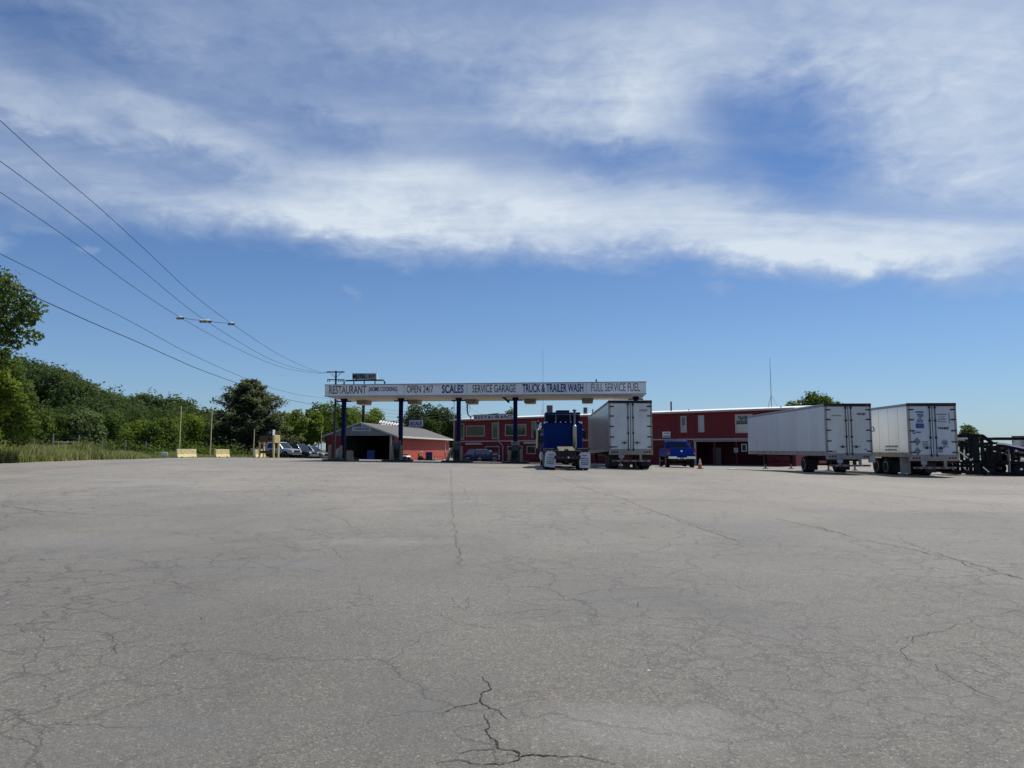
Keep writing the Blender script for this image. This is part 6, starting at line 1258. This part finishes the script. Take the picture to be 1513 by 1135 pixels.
X_, Y_ = nose_at(440.5, 82.0, hd, 5.9); pickup('silver pickup parked behind the yellow kiosk, nose to the right', X_, Y_, hd, SILVER, L_=5.9, w_=.98, zroof=1.88, group='vehicles parked nose out by the field', crew=False)
X_, Y_ = nose_at(466, 85.5, hd, 5.1); suv('very dark SUV between the silver pickup and the grey SUV', X_, Y_, hd, DARK_PAINT, 5.1, .98, 1.87, 'vehicles parked nose out by the field', back=.35)
X_, Y_ = nose_at(484.5, 88.5, hd, 4.7); suv('grey SUV parked nearest the garage', X_, Y_, hd, GREY_PAINT, 4.7, .92, 1.72, 'vehicles parked nose out by the field', back=.3)
hd = heading(.70, .72)
X_ = (688 - CX) / FPX * 83; suv('blue wagon parked in front of the red restaurant building', X_ + .35, 83, hd, M('wagon_blue', (.004, .012, .07), .4, 0, .08, 2, spec=.2), 4.3, .86, 1.58, None, RIM_GREY, 1.3, 'parked_wagon', 'car', .55, .98)
# ---------------------------------------------------------------- traffic cone
CD_ = 49.3; p = W(1034.5, 694, CD_); z = gz(p.x, CD_); t = thing('traffic_cone', 'orange traffic cone with white collar near the blue pickup', 'traffic cone', (p.x, CD_, z))
MB().box(-.20, .20, -.20, .20, 0, .04).build('base', BLACK, t, bevel=.015); MB().lathe([(.155, .041), (.14, .06), (.085, .36), (.05, .62), (.035, .71), (.02, .72)], (0, 0, 0), 'z', 20).build('cone_body', ORANGE, t, smooth=True)
MB().lathe([(.099, .30), (.102, .30), (.078, .44), (.075, .44)], (0, 0, 0), 'z', 20).build('collar', WHITE, t, smooth=True); MB().lathe([(.068, .49), (.072, .49), (.056, .62), (.053, .62)], (0, 0, 0), 'z', 20).build('collar', WHITE, t, smooth=True)
# things on the ground under the tall trailer
for px, D, w_, h, lb, mt in ((938.5, 46, .34, .42, 'brown carton on the ground under the tall white trailer', M('carton', (.33, .20, .12), .8, 0, .1, 4)), (924.5, 46.5, .36, .30, 'pale carton left of the brown one under the trailer', M('pale_carton', (.40, .38, .34), .8, 0, .1, 4)), (888, 43.5, .40, .10, 'small white scrap of card by the truck mudflap', WHITE), (1081, 52, .55, .06, 'flat white scrap lying in the lot behind the cone', WHITE)):
    x = (px - CX) / FPX * D; z = gz(x, D); t = thing('carton' if h > .2 else 'paper_scrap', lb, 'box' if h > .2 else 'litter', (x, D, z), .3)
    MB().box(-w_ / 2, w_ / 2, -w_ / 2, w_ / 2, 0, h).build('box_body', mt, t, bevel=.01)
    if h > .2:
        for s in (-1, 1): MB().hexa([(s * w_ / 2, -w_ / 2, h), (s * w_ / 2, w_ / 2, h), (s * (w_ / 2 + .10), w_ / 2, h + .06), (s * (w_ / 2 + .10), -w_ / 2, h + .06)], [(s * w_ / 2, -w_ / 2, h + .012), (s * w_ / 2, w_ / 2, h + .012), (s * (w_ / 2 + .10), w_ / 2, h + .072), (s * (w_ / 2 + .10), -w_ / 2, h + .072)]).build('flap', mt, t)
# ---------------------------------------------------------------- white quad bike and black ride-on by the garage
p = W(604, 682, 82); z = gz(p.x, 82); t = thing('quad_bike', 'white and black quad bike parked beside the red garage wall', 'quad bike', (p.x, 82, z), heading(-.9, .35))
for y in (.25, 1.35):
    for s in (-1, 1): wheel(t, s * .40, y, .28, .22, STEEL_DARK)
MB().prism([(.0, .50), (.3, .62), (.75, .55), (1.1, .60), (1.5, .74), (1.72, .60), (1.5, .50), (.8, .34), (.2, .36)], 'x', -.20, .20).build('chassis', STEEL_DARK, t, bevel=.03)
for y0, y1, z_ in ((-.02, .62, .72), (1.05, 1.66, .76)): MB().prism([(y0, z_ - .16), (y0 + .08, z_), (y1 - .08, z_ + .03), (y1, z_ - .18), (y1 - .1, z_ - .10), (y0 + .1, z_ - .10)], 'x', -.50, .50).build('fender', WHITE, t, bevel=.03)
MB().prism([(.1, .74), (.85, .74), (1.0, .86), (.8, .88), (.2, .90)], 'x', -.15, .15).build('seat', BLACK, t, bevel=.04); MB().tube([(-.38, 1.05, 1.05), (0, 1.12, 1.08), (.38, 1.05, 1.05)], .025, 8).bar((0, 1.3, .7), (0, 1.12, 1.07), .05).build('handlebar', STEEL_DARK, t)
MB().bar((-.35, 1.2, .86), (-.35, 1.7, .86), .03).bar((.35, 1.2, .86), (.35, 1.7, .86), .03).bar((-.35, 1.7, .86), (.35, 1.7, .86), .03).bar((-.35, 1.45, .86), (.35, 1.45, .86), .03).build('rack', M('lilac_metal', (.30, .29, .38), .5, .3, .1, 4), t)
p = W(617, 682, 82.5); z = gz(p.x, 82.5); t = thing('ride_on_mower', 'low black ride-on machine between the quad bike and the blue bin', 'mower', (p.x, 82.5, z), heading(.95, .2))
for y, r in ((.3, .27), (1.3, .19)):
    for s in (-1, 1): wheel(t, s * .36, y, r, .2, STEEL_DARK)
MB().prism([(.0, .30), (.0, .58), (.55, .60), (.75, .42), (.95, .44), (1.0, .78), (1.5, .72), (1.6, .36), (1.4, .28)], 'x', -.28, .28).build('body', BLACK, t, bevel=.03); MB().prism([(.1, .601), (.55, .601), (.5, .70), (.2, .72), (.12, 1.02), (.02, 1.0)], 'x', -.22, .22).build('seat', BLACK, t, bevel=.04)
MB().lathe([(.14, -.015), (.17, 0), (.14, .015)], (0, .88, .96), 'z', 16).cyl((0, 1.02, .7), (0, .88, .96), .025).build('steering_wheel', BLACK, t); MB().box(-.42, .42, .5, 1.05, .12, .26).build('mower_deck', STEEL_DARK, t, bevel=.04)
MB().ellipsoid((0, .42, 1.12), .13, .17, .11).build('cushion', M('grey_cushion', (.42, .42, .42), .8, 0, .1, 5), t, smooth=True)

# ---------------------------------------------------------------- car carrier at the right edge
HD = 43.0; hx = (1404 - CX) / FPX * HD; hz = gz(hx, HD) - .02
t = thing('car_carrier', 'black two-deck car carrier trailer with sloping ramps at the right edge', 'car carrier', (hx, HD, hz), -.10)
hq = lambda px, py: ((px - 1404) / FPX * HD * 1.0, W(px, py, HD).z - hz)
def hb(a, b_, w_, h_, y, mb): p, q_ = hq(*a), hq(*b_); return mb.bar((p[0], y, p[1]), (q_[0], y, q_[1]), w_, h_)
CARR = M('carrier_black', (.006, .0065, .009), .5, 0, .3, 3, (.03, .028, .025), .4, spec=.12); CARG = M('carrier_dark_green', (.008, .014, .016), .5, 0, .2, 3, spec=.12)
for y in (0, 2.4):
    o = MB(); hb((1405, 643.6), (1447, 643.8), .14, .16, y, o); hb((1447, 643.8), (1461, 655.5), .14, .16, y, o); hb((1405, 657), (1432, 658.5), .12, .14, y, o); hb((1447, 655.5), (1468, 655), .12, .14, y, o); o.build('upper_rail', CARR, t)
    o = MB(); hb((1466, 655.2), (1476, 656), .16, .10, y, o); hb((1476, 656), (1560, 675), .16, .10, y, o); o.build('ramp', M('ramp_steel', (.85, .85, .84), .5, 0, .05, 4), t)
    o = MB(); hb((1468, 657.6), (1560, 679), .14, .18, y, o); o.build('ramp_beam', CARR, t)
    o = MB(); hb((1405, 681), (1600, 686), .14, .16, y, o); hb((1405, 697), (1560, 703), .12, .18, y, o); hb((1410, 689), (1470, 690), .1, .12, y, o); o.build('lower_rail', CARR, t)
    for px, w_, a, c, m_ in ((1428.5, .16, 644, 699, CARR), (1437, .34, 645, 699, CARG), (1446, .16, 646, 699, CARR), (1453, .10, 656, 700, CARR), (1458.5, .14, 657, 684, CARR), (1468.5, .22, 657, 686, CARR), (1481.5, .10, 664, 698, M('post_grey', (.16, .165, .17), .5, .3, .1, 4)), (1487, .16, 664, 684, CARR), (1495, .08, 668, 684, CARR), (1416, .10, 643.6, 682, CARR)):
        o = MB(); p, q_ = hq(px, a), hq(px, c); o.box(p[0] - w_ / 2, p[0] + w_ / 2, y - .07, y + .07, q_[1], p[1]).build('upright', m_, t, bevel=.01)
    o = MB(); hb((1409, 664), (1424, 677), .06, .06, y - .09, o); hb((1444, 690), (1452, 697.5), .06, .06, y - .09, o); o.build('hydraulic_ram', M('bright_ram', (.65, .66, .68), .2, .9, .05, 4), t)
    o = MB(); hb((1470, 672), (1484, 668), .10, .10, y, o); hb((1453, 682), (1459, 690), .08, .08, y, o); hb((1460, 672), (1468, 684), .10, .10, y, o); hb((1405, 676), (1428, 690), .1, .1, y, o); hb((1447, 700), (1458, 686), .08, .08, y, o); o.build('brace', CARR, t)
for a, c, y in (((1447, 684), (1462, 700), .0), ((1476, 668), (1492, 685), 2.3), ((1494, 672), (1512, 683), 2.32), ((1405, 684), (1430, 697), 2.3), ((1462, 686), (1484, 701), 2.2), ((1452, 658), (1470, 672), 2.35)):
    p, q_ = hq(*a), hq(*c); MB().box(p[0], q_[0], y - .05, y + .03, q_[1], p[1]).build('side_plate', CARR, t, bevel=.01)
for px in (1498, 1524, 1550): p = hq(px, 688); MB().prism([(p[0] - .52, p[1] - .32), (p[0] - .44, p[1] - .05), (p[0], p[1] + .06), (p[0] + .44, p[1] - .05), (p[0] + .52, p[1] - .32), (p[0] + .42, p[1] - .30), (p[0], p[1] - .02), (p[0] - .42, p[1] - .30)], 'y', -.06, .30).build('wheel_guard', CARR, t)
o = MB()
for px, py in ((1410, 650), (1432, 650), (1455, 656), (1475, 660), (1500, 664), (1530, 672), (1412, 684), (1440, 684), (1465, 685), (1490, 686), (1415, 700), (1450, 701), (1520, 702)): p = hq(px, py); o.bar((p[0], .08, p[1]), (p[0], 2.32, p[1]), .10, .12)
o.build('cross_beams', CARR, t)
for a, c in (((1406, 644.5), (1446, 645)), ((1476, 658.5), (1556, 677))):
    p, q_ = hq(*a), hq(*c)
    for y in (.35, 1.55): MB().hexa([(p[0], y, p[1] - .04), (q_[0], y, q_[1] - .04), (q_[0], y + .5, q_[1] - .04), (p[0], y + .5, p[1] - .04)], [(p[0], y, p[1]), (q_[0], y, q_[1]), (q_[0], y + .5, q_[1]), (p[0], y + .5, p[1])]).build('track_plate', CARR, t)
p, q_ = hq(1440, 685), hq(1600, 687)
for y in (.3, 1.5): MB().box(p[0], q_[0], y, y + .6, p[1] - .02, p[1] + .03).build('lower_track', CARR, t)
def cwheel(px, y, rim):
    p = hq(px, 694); r = .40; zz = r + .02 - hz + gz(*[hx + p[0], HD]) if False else r + .0
    o = MB().lathe([(r * .56, -.13), (r * .9, -.13), (r, -.09), (r, .09), (r * .9, .13), (r * .56, .13)], (0, 0, 0), 'y', 26).build('wheel', RUBBER, t, smooth=True); o.location = (p[0], y, zz)
    MB().lathe([(.06, -.14), (.12, -.10), (r * .5, -.08), (r * .58, -.135), (r * .58, .135), (r * .5, .1), (.1, .12)], (0, 0, 0), 'y', 22).build('rim', rim, o, smooth=True)
for px in (1498, 1524, 1550):
    for y in (.12, 2.3): cwheel(px, y, CHROME)
for px, py in ((1424.5, 671.5), (1427.5, 679.5), (1414, 681), (1491, 666)): p = hq(px, py); MB().ellipsoid((p[0], -.12, p[1]), .07, .06, .06).build('lamp', WHITE, t)
o = MB(); hb((1409, 648), (1425, 648), .05, .10, -.11, o); hb((1411, 650), (1421, 650.5), .05, .06, -.11, o); o.build('reflective_strip', M('strip_pale', (.55, .55, .56), .3, .3, .2, 2), t)
p, q_ = hq(1478, 650), hq(1600, 646); MB().box(p[0], q_[0] + 2, 1.0, 2.38, hq(1480, 650)[1], hq(1480, 646)[1]).build('far_deck', CARR, t)
